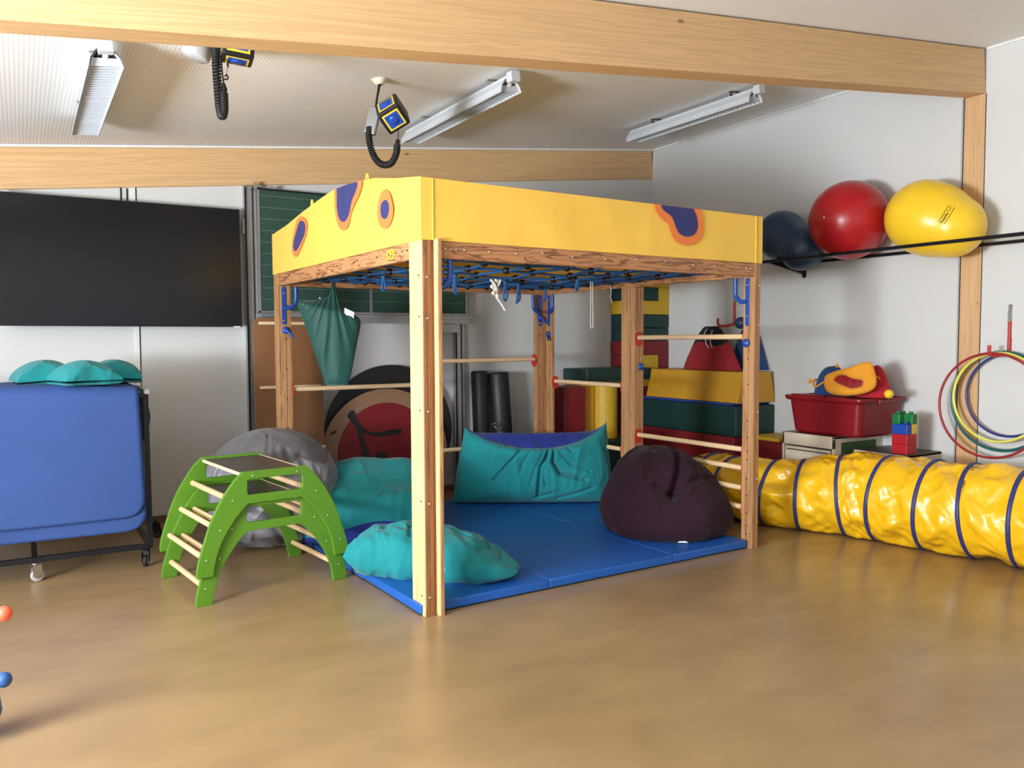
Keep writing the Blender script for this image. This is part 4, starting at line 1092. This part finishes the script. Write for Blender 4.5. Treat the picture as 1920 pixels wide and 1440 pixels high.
for x, z in ((-.43, .80), (-.24, .86), (-.60, .60)): MB().sphere((x, -.016, z), (.005, .002, .005), 8).build('screw', 'black', t)
# black foam rolls
def roll(x, y, r, h, label, lx):
    b = MB(); b.lathe([(r*.9, 0), (r, .012), (r, h-.02), (r*.93, h-.004), (r*.8, h)], 32, T=Matrix.Rotation(-lx[1], 4, 'X') @ Matrix.Rotation(lx[0], 4, 'Y'))
    tag(b.build('foam_roll', 'f_black', loc=(x, y, 0)), label, 'foam roll', 'black foam rolls against the back wall')
roll(3.930, 7.04, .085, 1.20, 'slimmer black foam roll beside the aluminium pylon, left of the fatter roll', (-.02, .03))
roll(4.165, 7.00, .105, 1.185, 'fatter black foam roll leaning on the back wall, right of the slim one', (-.055, .03))
b = MB(); b.tube(catmull([(-.03, 0, .02), (0, -.01, .035), (.02, 0, .01), (0, .01, -.01), (.04, 0, -.03), (.07, -.01, -.01), (.09, 0, -.04)], 5), .006, 6)
tag(b.build('wire_hook', 'chrome', loc=(3.97, 6.88, .655)), 'small shiny wire hook on the front of the slim black roll', 'hook')

# ------------------------------------------------------------------ foam building blocks in the corner
FG = 'foam building blocks stacked in the corner'
def blk(name, lo, hi, m, label, bev=.012):
    c = ((lo[0]+hi[0])/2, (lo[1]+hi[1])/2, lo[2])
    b = MB().box((lo[0]-c[0], lo[1]-c[1], 0), (hi[0]-c[0], hi[1]-c[1], hi[2]-lo[2]))
    o = b.build(name, m, loc=c, bevel=bev, seg=3); return tag(o, label, 'foam block', FG)
def prismx(name, pts, x0, x1, m, label, axis='x', bev=.01):
    b = MB(); me = plate([pts], (x1-x0), .0)
    cxy = (x0+x1)/2
    if axis == 'x': b.mesh(me, T=YZ); loc = (cxy, 0, 0)
    else: b.mesh(me, T=XZ); loc = (0, cxy, 0)
    o = b.build(name, m, loc=loc, bevel=bev, seg=3); return tag(o, label, 'foam block', FG)
g = .002
# tall column (front face towards -Y)
prismx('foam_arch', [(5.655, 1.785), (6.262, 1.785), (6.262, 2.08), (6.118, 2.08), (6.118, 1.932), (5.655, 1.932)], 6.92, 7.20, 'f_yellow', 'yellow L-shaped foam block under the net, holding a dark green block', 'y')
blk('foam_block', (5.66, 6.922, 1.934), (6.114, 7.20, 2.078), 'f_green', 'dark green foam block resting in the notch of the high yellow L block')
blk('foam_block', (5.655, 6.92, 2.082), (6.262, 7.20, 2.23), 'f_yellow', 'yellow foam block topmost on the tall corner column')
blk('foam_slab', (5.66, 6.915, 1.636), (6.262, 7.20, 1.782), 'f_green', 'upper of the two dark green slabs in the tall corner column')
blk('foam_slab', (5.66, 6.92, 1.488), (6.262, 7.20, 1.633), 'f_green', 'lower of the two dark green slabs in the tall corner column')
prismx('foam_arch', [(5.655, 1.335), (6.118, 1.335), (6.118, 1.18), (6.262, 1.18), (6.262, 1.485), (5.655, 1.485)], 6.92, 7.20, 'f_red', 'red L-shaped foam block in the tall corner column above a yellow block', 'y')
blk('foam_block', (5.87, 6.915, .98), (6.114, 7.20, 1.332), 'f_yellow', 'yellow foam block set under the red L-shaped block')
blk('foam_block', (5.655, 6.92, 1.205), (5.866, 7.20, 1.332), 'f_red', 'short red foam block left of the inset yellow block')
blk('foam_block', (6.12, 6.93, .90), (6.262, 7.20, 1.177), 'f_green', 'narrow dark green foam block deep in the corner')
blk('foam_slab', (5.00, 6.75, 1.075), (5.86, 7.19, 1.20), 'f_green', 'dark green foam slab bridging the red and yellow upright blocks')
blk('foam_block', (5.42, 6.80, .0), (6.25, 7.20, .50), 'f_red', 'red foam block at the foot of the tall corner column')
blk('foam_block', (5.64, 6.80, .503), (6.10, 7.20, .975), 'f_red', 'red foam block in the middle of the tall corner column')
blk('foam_post', (4.605, 6.60, .50), (4.872, 6.95, 1.035), 'f_red', 'upright dark red foam block, leftmost of the corner blocks')
blk('foam_post', (4.878, 6.66, .50), (5.03, 6.98, 1.045), 'f_gold', 'upright gold foam block between the red one and the rounded yellow one')
pts = [(5.035, 6.95)]+[(5.17+.135*math.cos(a), 6.70-.16*math.sin(a)) for a in [PI-PI*i/16 for i in range(17)]]+[(5.305, 6.95)]
b = MB(); b.mesh(plate([[(x-5.17, y-6.75) for x, y in pts]], .56, .0), T=Tr(0, 0, .28))
tag(b.build('foam_half_round', 'f_yellow', loc=(5.17, 6.75, .49), bevel=.008), 'upright yellow foam block with a rounded front', 'foam block', FG)
blk('foam_cuboid', (4.45, 6.42, 0), (5.40, 7.15, .485), 'f_green', 'dark green foam base block under the upright red and yellow blocks')
# wide stack along the right wall
blk('foam_cuboid', (5.73, 5.42, 0), (6.26, 6.74, .285), 'f_red', 'long red foam base block of the wide stack by the right wall')
blk('foam_block', (5.73, 5.42, .287), (6.26, 6.74, .575), 'f_red', 'long red foam block below the dark green one in the wide stack')
blk('foam_block', (5.735, 5.40, .577), (6.26, 6.75, .868), 'f_green', 'long dark green foam block in the wide stack by the right wall')
blk('foam_slab', (5.745, 5.46, .870), (6.25, 6.75, .894), 'f_blue', 'thin blue foam slab under the golden trapezoid block')
tz = [(5.752, .896), (6.262, .896), (6.20, 1.19), (5.83, 1.19)]
prismx('foam_trapezoid', tz, 5.40, 6.70, 'f_gold', 'long golden foam block with sloping sides on top of the wide stack', 'y')
blk('foam_block', (5.90, 5.00, .0), (6.17, 5.34, .56), 'f_red', 'red foam block under the pale yellow arch, beside the drawer cabinet')
b = MB().box((-.2, -.17, .565), (.17, .17, .60)).box((.135, -.17, 0), (.17, .17, .565))
tag(b.build('foam_arch', 'f_yellow', loc=(6.06, 5.17, 0), bevel=.004), 'thin pale yellow foam arch over the red block beside the drawer cabinet', 'foam block', FG)

# ------------------------------------------------------------------ drawer cabinets
def cabinet(loc, w, d, h, label, drawers, side=None):
    """front faces -X; w along Y, d along X"""
    t = thing('drawer_cabinet', label, 'cabinet', loc)
    b = MB(); p = .018
    b.box((0, 0, 0), (d, p, h)); b.box((0, w-p, 0), (d, w, h)); b.box((0, 0, h-p), (d, w, h)); b.box((0, p, .03), (d, w-p, .05)); b.box((d-.01, p, .05), (d, w-p, h-p))
    b.box((0, 0, h-.10), (.02, w, h-p)); b.build('carcass', 'ply', t, bevel=.002)
    MB().box((.006, .006, h), (d, w-.006, h+.003)).build('top_mat', 'plank', t)['label'] = 'dark top surface'
    if side: MB().box((.09, -.003, .05), (d-.09, 0, h-.05)).build('side_panel', M['panelgreen'], t)['label'] = 'green side panel'
    z = h-.115
    for k in range(drawers):
        z0 = z-.135
        dr = MB().box((-.004, .035, z0), (.30, w-.035, z)).build('drawer', 'ply', t, bevel=.002)
        b = MB().box((-.006, .05, z-.030), (-.003, w-.05, z-.020)); b.build('grip_slot', 'plank', dr)
        z = z0-.012
    return t
M['panelgreen'] = plain('green_panel', (52, 84, 40), 0.5)
cabinet((5.632, 4.246, 0), .522, .633, .702, 'birch drawer cabinet under the red tub, against the right wall', 4, True)
cabinet((5.80, 3.724, 0), .470, .465, .598, 'lower birch cabinet carrying the toy brick tower', 3)
# red tub
t = thing('storage_tub', 'dark red plastic storage tub on the drawer cabinet, filled with hats', 'tub', (5.93, 4.38, .7065))
def rr(w, d, r, n=5): return roundrect(-w/2, -d/2, w/2, d/2, r, n)
def shell(levels, m):
    b = MB(); vs = []; fs = []; n = len(levels[0][0])
    for pts, z in levels: vs += [(x, y, z) for x, y in pts]
    for k in range(len(levels)-1):
        for i in range(n): fs.append((k*n+i, k*n+(i+1) % n, (k+1)*n+(i+1) % n, (k+1)*n+i))
    fs.append(tuple(range(n))[::-1]); fs.append(tuple((len(levels)-1)*n+i for i in range(n)))
    return b.add(vs, fs, 0, False)
shell([(rr(.46, .60, .05), 0), (rr(.50, .64, .05), .02), (rr(.555, .70, .05), .275), (rr(.60, .745, .05), .28), (rr(.62, .765, .05), .300), (rr(.62, .765, .05), .318), (rr(.57, .715, .05), .318), (rr(.545, .69, .05), .27), (rr(.46, .60, .04), .02)], 0).build('tub_body', 'tubred', t, bevel=.004)
for s in (-1, 1): MB().box((-.10, -.012, .275), (.10, .012, .31)).build('grip', 'tubred', t, loc=(0, s*.392, 0), bevel=.006)
b = MB(); b.box((-.3, -.02, .318), (-.22, .30, .330)); b.box((-.29, -.20, .318), (-.2, -.05, .327)); b.build('lid_edge', 'tubred', t, bevel=.004)
# hats
def felt(name, pts, th, mt, loc, rot, label, holes=None, extra=None, puff=.012):
    b = MB(); ol = [smoothpoly(pts, 2)]+([smoothpoly(h, 2) for h in holes] if holes else [])
    b.mesh(plate(ol, th, puff), T=None, smooth=True)
    o = b.build(name, mt, loc=loc, rot=rot); tag(o, label, 'hat', 'felt hats piled in the red tub'); return o
sc = 1.06/8.47/237
P_ = lambda l: [((x-820)*sc, (560-y)*sc) for x, y in l]
t = thing('felt_hat', 'golden padded hat brim with a red inside, leaning on the front of the red tub', 'hat', (5.70, 4.165, 1.13), 0, 'felt hats piled in the red tub')
t.rotation_euler = (math.radians(82), math.radians(0), -PI/2+.12)
inn = 0
out = P_([(400, 470), (430, 410), (520, 370), (640, 330), (850, 280), (960, 220), (1080, 190), (1150, 215), (1200, 330), (1245, 470), (1235, 580), (1150, 650), (1000, 700), (800, 730), (560, 725), (450, 670), (410, 580)])
inn = P_([(525, 480), (570, 420), (640, 395), (740, 400), (830, 440), (920, 465), (1040, 470), (1085, 510), (1070, 575), (980, 615), (860, 630), (740, 590), (620, 545), (550, 515)])
inn = [(.86*x-.14*.003, .84*y+.16*(sum(q[1] for q in inn)/len(inn))) for x, y in inn]
b = MB(); b.mesh(plate([smoothpoly(out, 2), smoothpoly(inn, 2)], .05, .022), smooth=True); b.build('brim', 'hat_gold', t)
b = MB(); cxm = sum(p[0] for p in inn)/len(inn); cym = sum(p[1] for p in inn)/len(inn); ii = smoothpoly(inn, 2); n_ = len(ii)
vs = []; fs = []
for k in range(7):
    f_ = 1.04-.14*k; zz = .0-.11*math.sin(PI/2*k/6)
    for (x, y) in ii: vs.append((cxm+(x-cxm)*f_, cym+(y-cym)*f_+.01*k, zz+.012*math.sin(x*60+k)))
for k in range(6):
    for i in range(n_): fs.append((k*n_+i, k*n_+(i+1) % n_, (k+1)*n_+(i+1) % n_, (k+1)*n_+i))
fs.append(tuple(6*n_+i for i in range(n_)))
b.add(vs, fs, 0, True).build('lining', 'hat_red', t)
b = MB(); b.sphere((.115, .165, -.01), (.018, .016, .016), 12); b.build('tassel', 'hat_gold', t)
# small marks
t = thing('felt_hat', 'blue felt cap with golden piping at the left of the red tub', 'hat', (5.86, 4.47, 1.03), 0, 'felt hats piled in the red tub')
b = MB()
def cap(a, c):
    th = 2*PI*a; ph = PI/2*c
    r = .135*math.cos(ph)**.75; z = .24*math.sin(ph)
    return Vector((r*.8*math.cos(th), r*math.sin(th)-.03*z/.24, z+.01*noise.noise(Vector((math.cos(th)*2, math.sin(th)*2, z*9)))))
b.grid(cap, 48, 24, cu=True).build('cap_body', 'hat_blue', t)
b = MB(); b.tube([( -.113*math.cos(a)*1.0, -.14*math.sin(a)*1.0, .095+.03*math.sin(a*3)) for a in [i*2*PI/24 for i in range(24)]], .009, 8, True); b.build('piping', 'hat_gold', t)
b = MB(); b.sphere((-.06, .155, .11), .02, 12); b.sphere((-.03, -.09, .245), .016, 12); b.sphere((-.07, -.115, .20), .010, 8); b.build('bobble', 'hat_gold', t)
t = thing('felt_hat', 'red felt cone hat with yellow bobble at the right of the red tub', 'hat', (5.92, 4.07, 1.03), 0, 'felt hats piled in the red tub')
b = MB(); b.grid(lambda a, c: Vector(((.12*(1-c)**.6)*math.cos(2*PI*a), .03+(.145*(1-c)**.6)*math.sin(2*PI*a)-.03*c, .26*c**.8)), 40, 24, cu=True).build('cone', 'hat_red', t)
b = MB(); b.sphere((-.07, -.155, .035), .036, 20); o = b.build('bobble', 'ball_yellow', t); o['label'] = 'fuzzy yellow bobble'
b = MB(); b.tube([(-.10, -.03, .15), (-.10, -.07, .17), (-.09, -.09, .15)], .008, 8); b.build('ribbon', 'hat_gold', t)

# toy brick tower
def brick(loc, w, d, h, mt, label, nx, ny, studs=True):
    t = thing('toy_brick', label, 'toy brick', loc, 0, 'large toy bricks in the tower')
    MB().box((0, 0, 0), (w, d, h-.001)).build('brick_body', mt, t, bevel=.003)
    if studs:
        s0 = MB().lathe([(.017, 0), (.017, .017), (.015, .020)], 18).build('stud', mt, t)
        ff = True
        for i in range(nx):
            for j in range(ny):
                s = s0 if ff else dup(s0, t); ff = False
                s.location = (w*(i+.5)/nx, d*(j+.5)/ny, h-.001)
bx, by, bz = 5.846, 3.752, .6015; u_ = .064; hh = .078
brick((bx, by, bz), 2*u_, 2*u_, hh, 'toyred', 'lower red toy brick at the foot of the brick tower', 2, 2, False)
brick((bx, by, bz+hh), 2*u_, 2*u_, hh, 'toyred', 'upper red toy brick of the brick tower', 2, 2, False)
brick((bx, by+.001, bz+2*hh), u_-.001, 2*u_-.001, hh, 'toyblue', 'blue toy brick standing on the red ones', 1, 2)
brick((bx+u_, by, bz+2*hh), u_, u_*2, hh, 'toyyellow', 'yellow toy brick behind the blue one', 1, 2, False)
brick((bx, by+u_+.002, bz+3*hh), u_, u_-.003, hh, 'toygreen', 'green toy brick at the top, on the left', 1, 1)
brick((bx+u_, by, bz+3*hh), u_, 2*u_, hh, 'toygreen', 'green toy brick at the top, on the right', 1, 2)

# ------------------------------------------------------------------ hoops on their hook
def wall_hook(y, z, label, name='wall_hook'):
    t = thing(name, label, 'hook', (XR, y, z))
    b = MB(); b.tube(catmull([(-.012, 0, .22), (-.012, 0, .05), (-.02, 0, 0), (-.09, .0, -.025), (-.17, .03, -.03), (-.20, .04, -.01), (-.205, .04, .045)], 6), .013, 12)
    b.build('coated_arm', 'redp', t)['label'] = 'red plastic-coated hook arm'
    b = MB(); b.box((-.010, -.013, .10), (0, .013, .345)); b.box((-.016, -.014, .22), (-.008, .014, .30)); b.build('back_plate', 'chrome', t)
    return t
wall_hook(3.225, 1.405, 'red coated wall hook with chrome back plate holding the hoops')
def hoop(y, z, x, r, rt, mt, label, tilt=.03):
    b = MB(); b.tube([(0, r*math.sin(a), r*math.cos(a)) for a in [2*PI*i/96 for i in range(96)]], rt, 10, True)
    tag(b.build('gym_hoop', mt, loc=(x, y, z), rot=(0, tilt, 0)), label, 'hoop', 'gymnastics hoops hanging on the right wall')
hoop(3.27, 1.005, 6.105, .385, .0095, 'hoopred', 'large red gymnastics hoop, the front and widest one on the wall hook')
hoop(3.24, 1.035, 6.19, .365, .011, 'hoopgrn', 'dark green gymnastics hoop hanging behind the yellow one')
hoop(3.245, 1.065, 6.155, .328, .0105, 'hoopyel', 'pale yellow gymnastics hoop on the wall hook')
hoop(3.205, 1.08, 6.215, .303, .009, 'hoopblu', 'small dark blue gymnastics hoop nearest the wall')

# ------------------------------------------------------------------ ball rack with three balls
t = thing('ball_rack', 'black tubular wall rack carrying the exercise balls', 'rack', (XR, 5.1, 2.2))
for x, l in ((-.50, 0), (-.09, 0)): MB().cyl((x, .03, 0), (x, -4.2, 0), .0135, 12).build('rail', 'frameblk', t)
MB().box((-.51, .02, -.014), (-.08, .045, .014)).build('end_bar', 'frameblk', t)
for y in (-.02, -2.75, -4.1):
    b = MB(); b.add([(-.51, y-.015, -.012), (-.51, y+.015, -.012), (0, y+.015, -.10), (0, y-.015, -.10), (-.51, y-.015, .0), (-.51, y+.015, .0), (0, y+.015, -.004), (0, y-.015, -.004)],
          [(0, 3, 2, 1), (4, 5, 6, 7), (0, 1, 5, 4), (1, 2, 6, 5), (2, 3, 7, 6), (3, 0, 4, 7)])
    b.mesh(plate([roundrect(-.022, -.13, .022, .03, .02, 5)], .008), T=Tr(-.004, y, 0) @ YZ); b.build('bracket', 'frameblk', t)
def peanut(c0, c1, r0_, r1, waist, name, mt, label, n=64):
    a = Vector(c0); d = Vector(c1)-a; L = d.length; dn = d.normalized(); q = dn.to_track_quat('Z', 'Y').to_matrix().to_4x4()
    prof = []
    K = 48
    for i in range(K+1):
        s = -r0_+(L+r0_+r1)*(.5-.5*math.cos(PI*i/K))
        ra = math.sqrt(max(0, r0_**2-s*s)) if abs(s) < r0_ else 0
        rb = math.sqrt(max(0, r1**2-(s-L)**2)) if abs(s-L) < r1 else 0
        r = (ra**4+rb**4)**.25
        prof.append((max(r, .0005), s))
    b = MB(); b.lathe(prof, n, T=q)
    return tag(b.build(name, mt, loc=c0), label, 'exercise ball')
o = peanut((5.99, 5.11, 2.450), (5.98, 4.872, 2.315), .222, .205, 0, 'peanut_ball', 'ball_blue', 'dark blue peanut-shaped exercise ball at the left of the rack')
o = thing('exercise_ball', 'big shiny red exercise ball on the rack, between blue and yellow', 'exercise ball', (5.945, 4.372, 2.488))
MB().sphere((0, 0, 0), (.322, .322, .325), 72).build('ball_body', 'ball_red', o); MB().lathe([(.009, 0), (.009, .004), (.003, .006)], 12, T=Matrix.Rotation(-PI/2, 4, 'Y') @ Tr(0, 0, .318)).build('valve', 'white', o)
o = peanut((5.98, 3.735, 2.435), (5.975, 3.515, 2.335), .283, .232, 0, 'peanut_ball', 'ball_yellow', 'yellow peanut-shaped exercise ball at the right of the rack')
from mathutils.bvhtree import BVHTree
def print_on(o, centre, strokes, ang, name):
    """thin printed strokes laid on the curved skin of o around a world point"""
    bv = BVHTree.FromPolygons([v.co+o.location for v in o.data.vertices], [tuple(p.vertices) for p in o.data.polygons])
    n = Vector((-.85, -.50, -.08)).normalized(); rx = Vector((.506, -.862, 0)); u = Vector((0, 0, 1)); u = (u-n*u.dot(n)).normalized()
    e1 = rx*math.cos(ang)+u*math.sin(ang); e2 = u*math.cos(ang)-rx*math.sin(ang)
    b = MB()
    for pts, w in strokes:
        q = []
        for x, y in catmull([(a, c, 0) for a, c in pts], 5) and [(p.x, p.y) for p in catmull([(a, c, 0) for a, c in pts], 5)]:
            p = centre+e1*x+e2*y+n*.5; h = bv.ray_cast(p, -n)[0]; q.append((h if h else p-n*.5)+n*.0004-o.location)
        b.tube(q, w, 6)
    return b.build(name, 'black', o)
st_ = [([(-.062, -.028), (0, -.030), (.072, -.028)], .0022), ([(-.062, -.006), (-.03, -.010), (.0, -.008), (.018, -.012)], .0040), ([(-.060, -.002), (-.055, .012), (-.02, .015), (.03, .014), (.058, .014), (.064, .004), (.055, -.008), (.03, -.006), (.028, .006)], .0020), ([(-.040, .004), (-.02, .006), (.0, .004), (.01, .008)], .0018)]
print_on(o, Vector((6.00, 3.58, 2.42)), st_, math.radians(60), 'printed_logo')

# ------------------------------------------------------------------ bags on the far hook
wall_hook(5.93, 1.67, 'red coated wall hook with chrome back plate above the foam trapezoid, holding the sports bags')
def cone_bag(name, W, D, H, mts, loc, rz, label, top=.18, seed=0, mfn=None):
    b = MB()
    def f(a, c):
        th = 2*PI*a; k = 1-c; w = (top+(1-top)*(k**.75))
        fo = 1+.05*math.sin(th*7+seed)*(c)+.03*noise.noise(Vector((math.cos(th)*2, math.sin(th)*2, c*3+seed)))
        z = H*c
        return Vector((W/2*w*fo*math.cos(th), D/2*w*fo*math.sin(th), z))
    b.grid(f, 90, 50, cu=True, mfn=mfn)
    b.add([tuple(f(i/90, 0)) for i in range(90)], [tuple(range(90))]); b.add([tuple(f(i/90, 1)) for i in range(90)], [tuple(range(90))], m=1 if len(mts) > 1 else 0)
    o = b.build(name, mts, loc=loc, rot=(0, 0, rz)); return tag(o, label, 'bag', 'sports bags hanging on the far wall hook')
bg = cone_bag('drawstring_bag', .22, .80, .44, ['bag_red', 'bag_black'], (6.04, 6.03, 1.195), 0, 'red drawstring sports bag with a black top hanging above the foam trapezoid', .22, 1, lambda u, v: 1 if v > .60+.05*math.sin(u*2*PI*3) else 0)
b = MB(); b.tube(catmull([(-.02, .04, .42), (-.12, -.02, .36), (-.13, -.06, .26), (-.14, -.10, .22)], 5), .006, 6); b.tube(catmull([(-.0, -.02, .43), (-.14, -.12, .30), (-.15, -.16, .22)], 5), .005, 6); b.build('strap', 'whiterope', bg)
cone_bag('sports_bag', .09, .50, .40, ['hat_blue'], (6.215, 5.70, 1.20), 0, 'navy blue sports bag hanging to the right of the red one', .3, 4)
tag(MB().sphere((0, 0, 0), (.06, .07, .06), 20).build('small_ball', 'ball_blue', loc=(6.15, 5.74, 1.665)), 'small dark blue ball tucked on the bags beside the post', 'ball')

# ------------------------------------------------------------------ ceiling light fittings
def fitting(x, y0, y1, label, gap=.13):
    zc = cz(x); L = y1-y0
    t = thing('ceiling_light', label, 'ceiling light', (x, y0, zc-gap), 0, 'fluorescent light fittings under the sloping ceiling'); t.rotation_euler = (0, -math.atan(.1109), 0)
    prof = [(-.082, -.005), (-.070, .035), (-.038, .078), (.038, .078), (.070, .035), (.082, -.005)]
    b = MB(); vs = []; fs = []
    for (a, c) in prof: vs += [(a, .06, c), (a, L, c)]
    for (a, c) in prof: vs += [(a*.95, .06, c-.004), (a*.95, L, c-.004)]
    k = len(prof)
    for i in range(k-1): fs.append((2*i, 2*i+1, 2*i+3, 2*i+2)); fs.append((2*(k+i), 2*(k+i)+2, 2*(k+i)+3, 2*(k+i)+1))
    b.add(vs, fs); b.build('reflector', 'fixture', t)
    b = MB(); b.box((-.03, .0, .06), (.03, L, .098)); b.box((-.034, -.012, .045), (.034, .05, .112)); b.build('gear_tray', 'fixture', t, bevel=.003)
    b = MB(); n = int(L/.047)
    for i in range(n):
        y = .08+(L-.10)*i/(n-1)
        b.add([(-.078, y, -.002), (.078, y, -.002), (.064, y, .036), (-.064, y, .036), (-.078, y+.006, -.002), (.078, y+.006, -.002), (.064, y+.006, .036), (-.064, y+.006, .036)], [(0, 1, 2, 3), (4, 7, 6, 5), (0, 4, 5, 1), (3, 2, 6, 7)])
    b.build('louvre', 'louvre', t)
    MB().box((-.062, .08, .036), (.062, L-.02, .038)).build('added_backing', 'white', t)  # white sheet added behind the blades to brighten the underside
    b = MB(); b.cyl((0, .07, .045), (0, L-.02, .045), .013, 12); b.build('tube', 'white', t)
    for y in (.28, L*.78):
        b = MB(); b.box((-.045, y-.006, .098), (-.04, y+.006, gap+.0)); b.box((.04, y-.006, .098), (.045, y+.006, gap)); b.box((-.045, y-.012, .095), (.045, y+.012, .100)); b.box((-.05, y-.02, gap-.004), (.05, y+.02, gap+.001)); b.build('hanger', 'frameblk' if x > 4 else 'alu', t)
    return t
fitting(.418, 4.56, 6.25, 'fluorescent ceiling light with white louvre, leftmost of the three, near the left edge')
fitting(2.865, 4.66, 6.38, 'fluorescent ceiling light with louvre above the yellow canopy, middle of the three')
fitting(5.135, 4.60, 6.20, 'fluorescent ceiling light with louvre near the right wall, rightmost of the three')

# ------------------------------------------------------------------ black hoist units with coiled cables under the ceiling
def coil(pts, R, r, turns, n=10):
    P = catmull(pts, 40); k = len(P); tot = turns*n; out = []
    t0 = (P[1]-P[0]).normalized(); ref = Vector((0, 1, 0)); nrm = (ref-t0*ref.dot(t0)).normalized(); fr_ = []
    for i in range(k):
        t = (P[min(i+1, k-1)]-P[max(i-1, 0)]).normalized(); nrm = (nrm-t*nrm.dot(t)).normalized(); fr_.append((P[i], nrm.copy(), t.cross(nrm)))
    for j in range(tot+1):
        s = j/tot*(k-1); i = min(k-2, int(s)); f = s-i
        p = fr_[i][0].lerp(fr_[i+1][0], f); a = 2*PI*j/n
        out.append(p+(fr_[i][1]*math.cos(a)+fr_[i][2]*math.sin(a))*R)
    return out
def cube_unit(t, c, rot, s=.062):
    Rm = Tr(*c) @ rot
    h = MB(); h.box((-s, -s, -s), (s, s, s), T=Rm); o = h.build('motor_housing', 'black', t, bevel=.014, seg=3)
    b = MB()
    for F in (Matrix.Identity(4), Matrix.Rotation(PI/2, 4, 'X'), Matrix.Rotation(-PI/2, 4, 'Y'), Matrix.Rotation(PI, 4, 'X'), Matrix.Rotation(-PI/2, 4, 'X')):
        b.box((-s*.72, -s*.72, s), (s*.72, s*.72, s+.0015), m=0, T=Rm @ F)
        b.box((-s*.58, -s*.58, s+.0015), (s*.58, s*.58, s+.004), m=1, T=Rm @ F)
        b.lathe([(s*.4, s+.004), (s*.38, s+.008), (s*.1, s+.009)], 18, m=1, T=Rm @ F)
    b.build('face_cap', ['sticker', 'toyblue'], o)['label'] = 'blue face cap with yellow rim'
    return o
t = thing('ceiling_hoist', 'black and blue cube hoist with looping coiled cable, hanging above the canopy', 'hoist', (2.06, 5.0, 2.92), CAMR)
R1 = Matrix.Rotation(math.radians(-36), 4, 'Y') @ Matrix.Rotation(math.radians(42), 4, 'X') @ Matrix.Rotation(math.radians(-12), 4, 'Z')
cube_unit(t, (.065, -.02, .045), R1, .080)
MB().box((-.035, -.03, -.08), (.035, .03, .09), T=Tr(-.068, 0, .0) @ Matrix.Rotation(.25, 4, 'Y')).build('steel_case', 'alu', t, bevel=.006)
MB().lathe([(.028, 0), (.03, .006), (.05, .03), (.052, .045)], 20, T=Tr(-.03, .05, .255)).build('ceiling_rose', 'cream', t)
b = MB(); b.cyl((-.03, .05, .26), (-.055, .01, .06), .007, 10); b.cyl((-.02, .04, .26), (-.07, -.02, -.02), .005, 8); b.build('suspension_rod', 'frameblk', t)
b = MB(); b.tube(coil([(-.088, -.02, -.035), (-.088, -.02, -.12), (-.06, -.02, -.22), (-.01, -.02, -.275), (.05, -.02, -.27), (.085, -.02, -.21), (.092, -.02, -.15)], .0175, .006, 40), .0060, 7); b.tube(catmull([(-.088, -.02, -.035), (-.088, -.02, -.12), (-.06, -.02, -.22), (-.01, -.02, -.275), (.05, -.02, -.27), (.085, -.02, -.21), (.092, -.02, -.15)], 8), .0095, 8); b.build('coiled_cable', 'rubber', t)
b = MB(); b.tube(catmull([(.092, -.02, -.15), (.10, -.02, -.13), (.098, -.02, -.06), (.075, -.02, -.01)], 6), [.014]*5+[.008]*4+[.004]*10, 8) if False else b.tube([(.090, -.02, -.16), (.097, -.02, -.125), (.098, -.02, -.115)], [.013, .016, .006], 10)
b.tube(catmull([(.098, -.02, -.118), (.100, -.02, -.05), (.085, -.02, -.015)], 5), .003, 6); b.build('cable_plug', 'black', t)
t = thing('ceiling_hoist', 'cube hoist half hidden by the front beam, its coiled cable hanging straight', 'hoist', (.94, 4.4, 2.99), CAMR+.3)
cube_unit(t, (.072, 0, .035), Matrix.Rotation(.08, 4, 'Y') @ Matrix.Rotation(.1, 4, 'Z'), .078)
MB().lathe([(.062, 0), (.070, .01), (.075, .09), (.06, .1)], 28, T=Tr(-.14, .03, -.035) @ Matrix.Rotation(.35, 4, 'Y')).build('drum_cover', 'greyp', t)
MB().box((-.02, -.02, .05), (.06, .04, .125)).build('ceiling_bracket', 'frameblk', t)
b = MB(); pts = [(-.035, -.03, .04), (-.035, -.03, -.05), (-.030, -.03, -.18), (-.022, -.03, -.30), (-.012, -.03, -.335), (-.002, -.03, -.30), (-.002, -.03, -.22)]
b.tube(coil(pts, .0175, .006, 50), .0060, 7); b.tube(catmull(pts, 8), .0095, 8); b.build('coiled_cable', 'rubber', t)
b = MB(); b.tube([(-.002, -.03, -.225), (.002, -.03, -.20), (-.001, -.03, -.17)], [.013, .015, .007], 10); b.tube(catmull([(-.001, -.03, -.17), (-.008, -.03, -.1), (-.01, -.03, -.03)], 5), .004, 6)
b.tube(catmull([(.0, -.03, -.15), (.02, -.03, -.145), (.015, -.03, -.125), (.005, -.03, -.135)], 5), .004, 6); b.cyl((.012, -.03, -.13), (.02, -.03, -.09), .0012, 6); b.sphere((.021, -.03, -.075), (.006, .006, .016), 10); b.build('cable_plug', 'black', t)

# ------------------------------------------------------------------ toy with coloured wooden balls, cut by the left edge
t = thing('ball_toy', 'wooden toy with orange and blue balls on pegs, cut by the left edge', 'toy', (-.40, 3.60, 0))
MB().box((-.18, -.14, 0), (.12, .14, .04)).cyl((0, 0, .03), (0, 0, .60), .018, 14).build('stand', 'rung', t, bevel=.006)
MB().lathe([(.02, 0), (.075, .015), (.09, .06), (.085, .11), (.05, .15), (.015, .155)], 28, T=Tr(.208, 0, .04)).build('blue_cup', 'blueball', t)
for (x, z, r, mt) in ((.316, .470, .029, 'orangeball'), (.306, .214, .029, 'blueball')):
    MB().sphere((x, 0, z), r, 28).build('ball', mt, t); MB().cyl((x-.01, 0, z), (0, 0, z+.03), .008, 10).build('peg', 'rung', t)
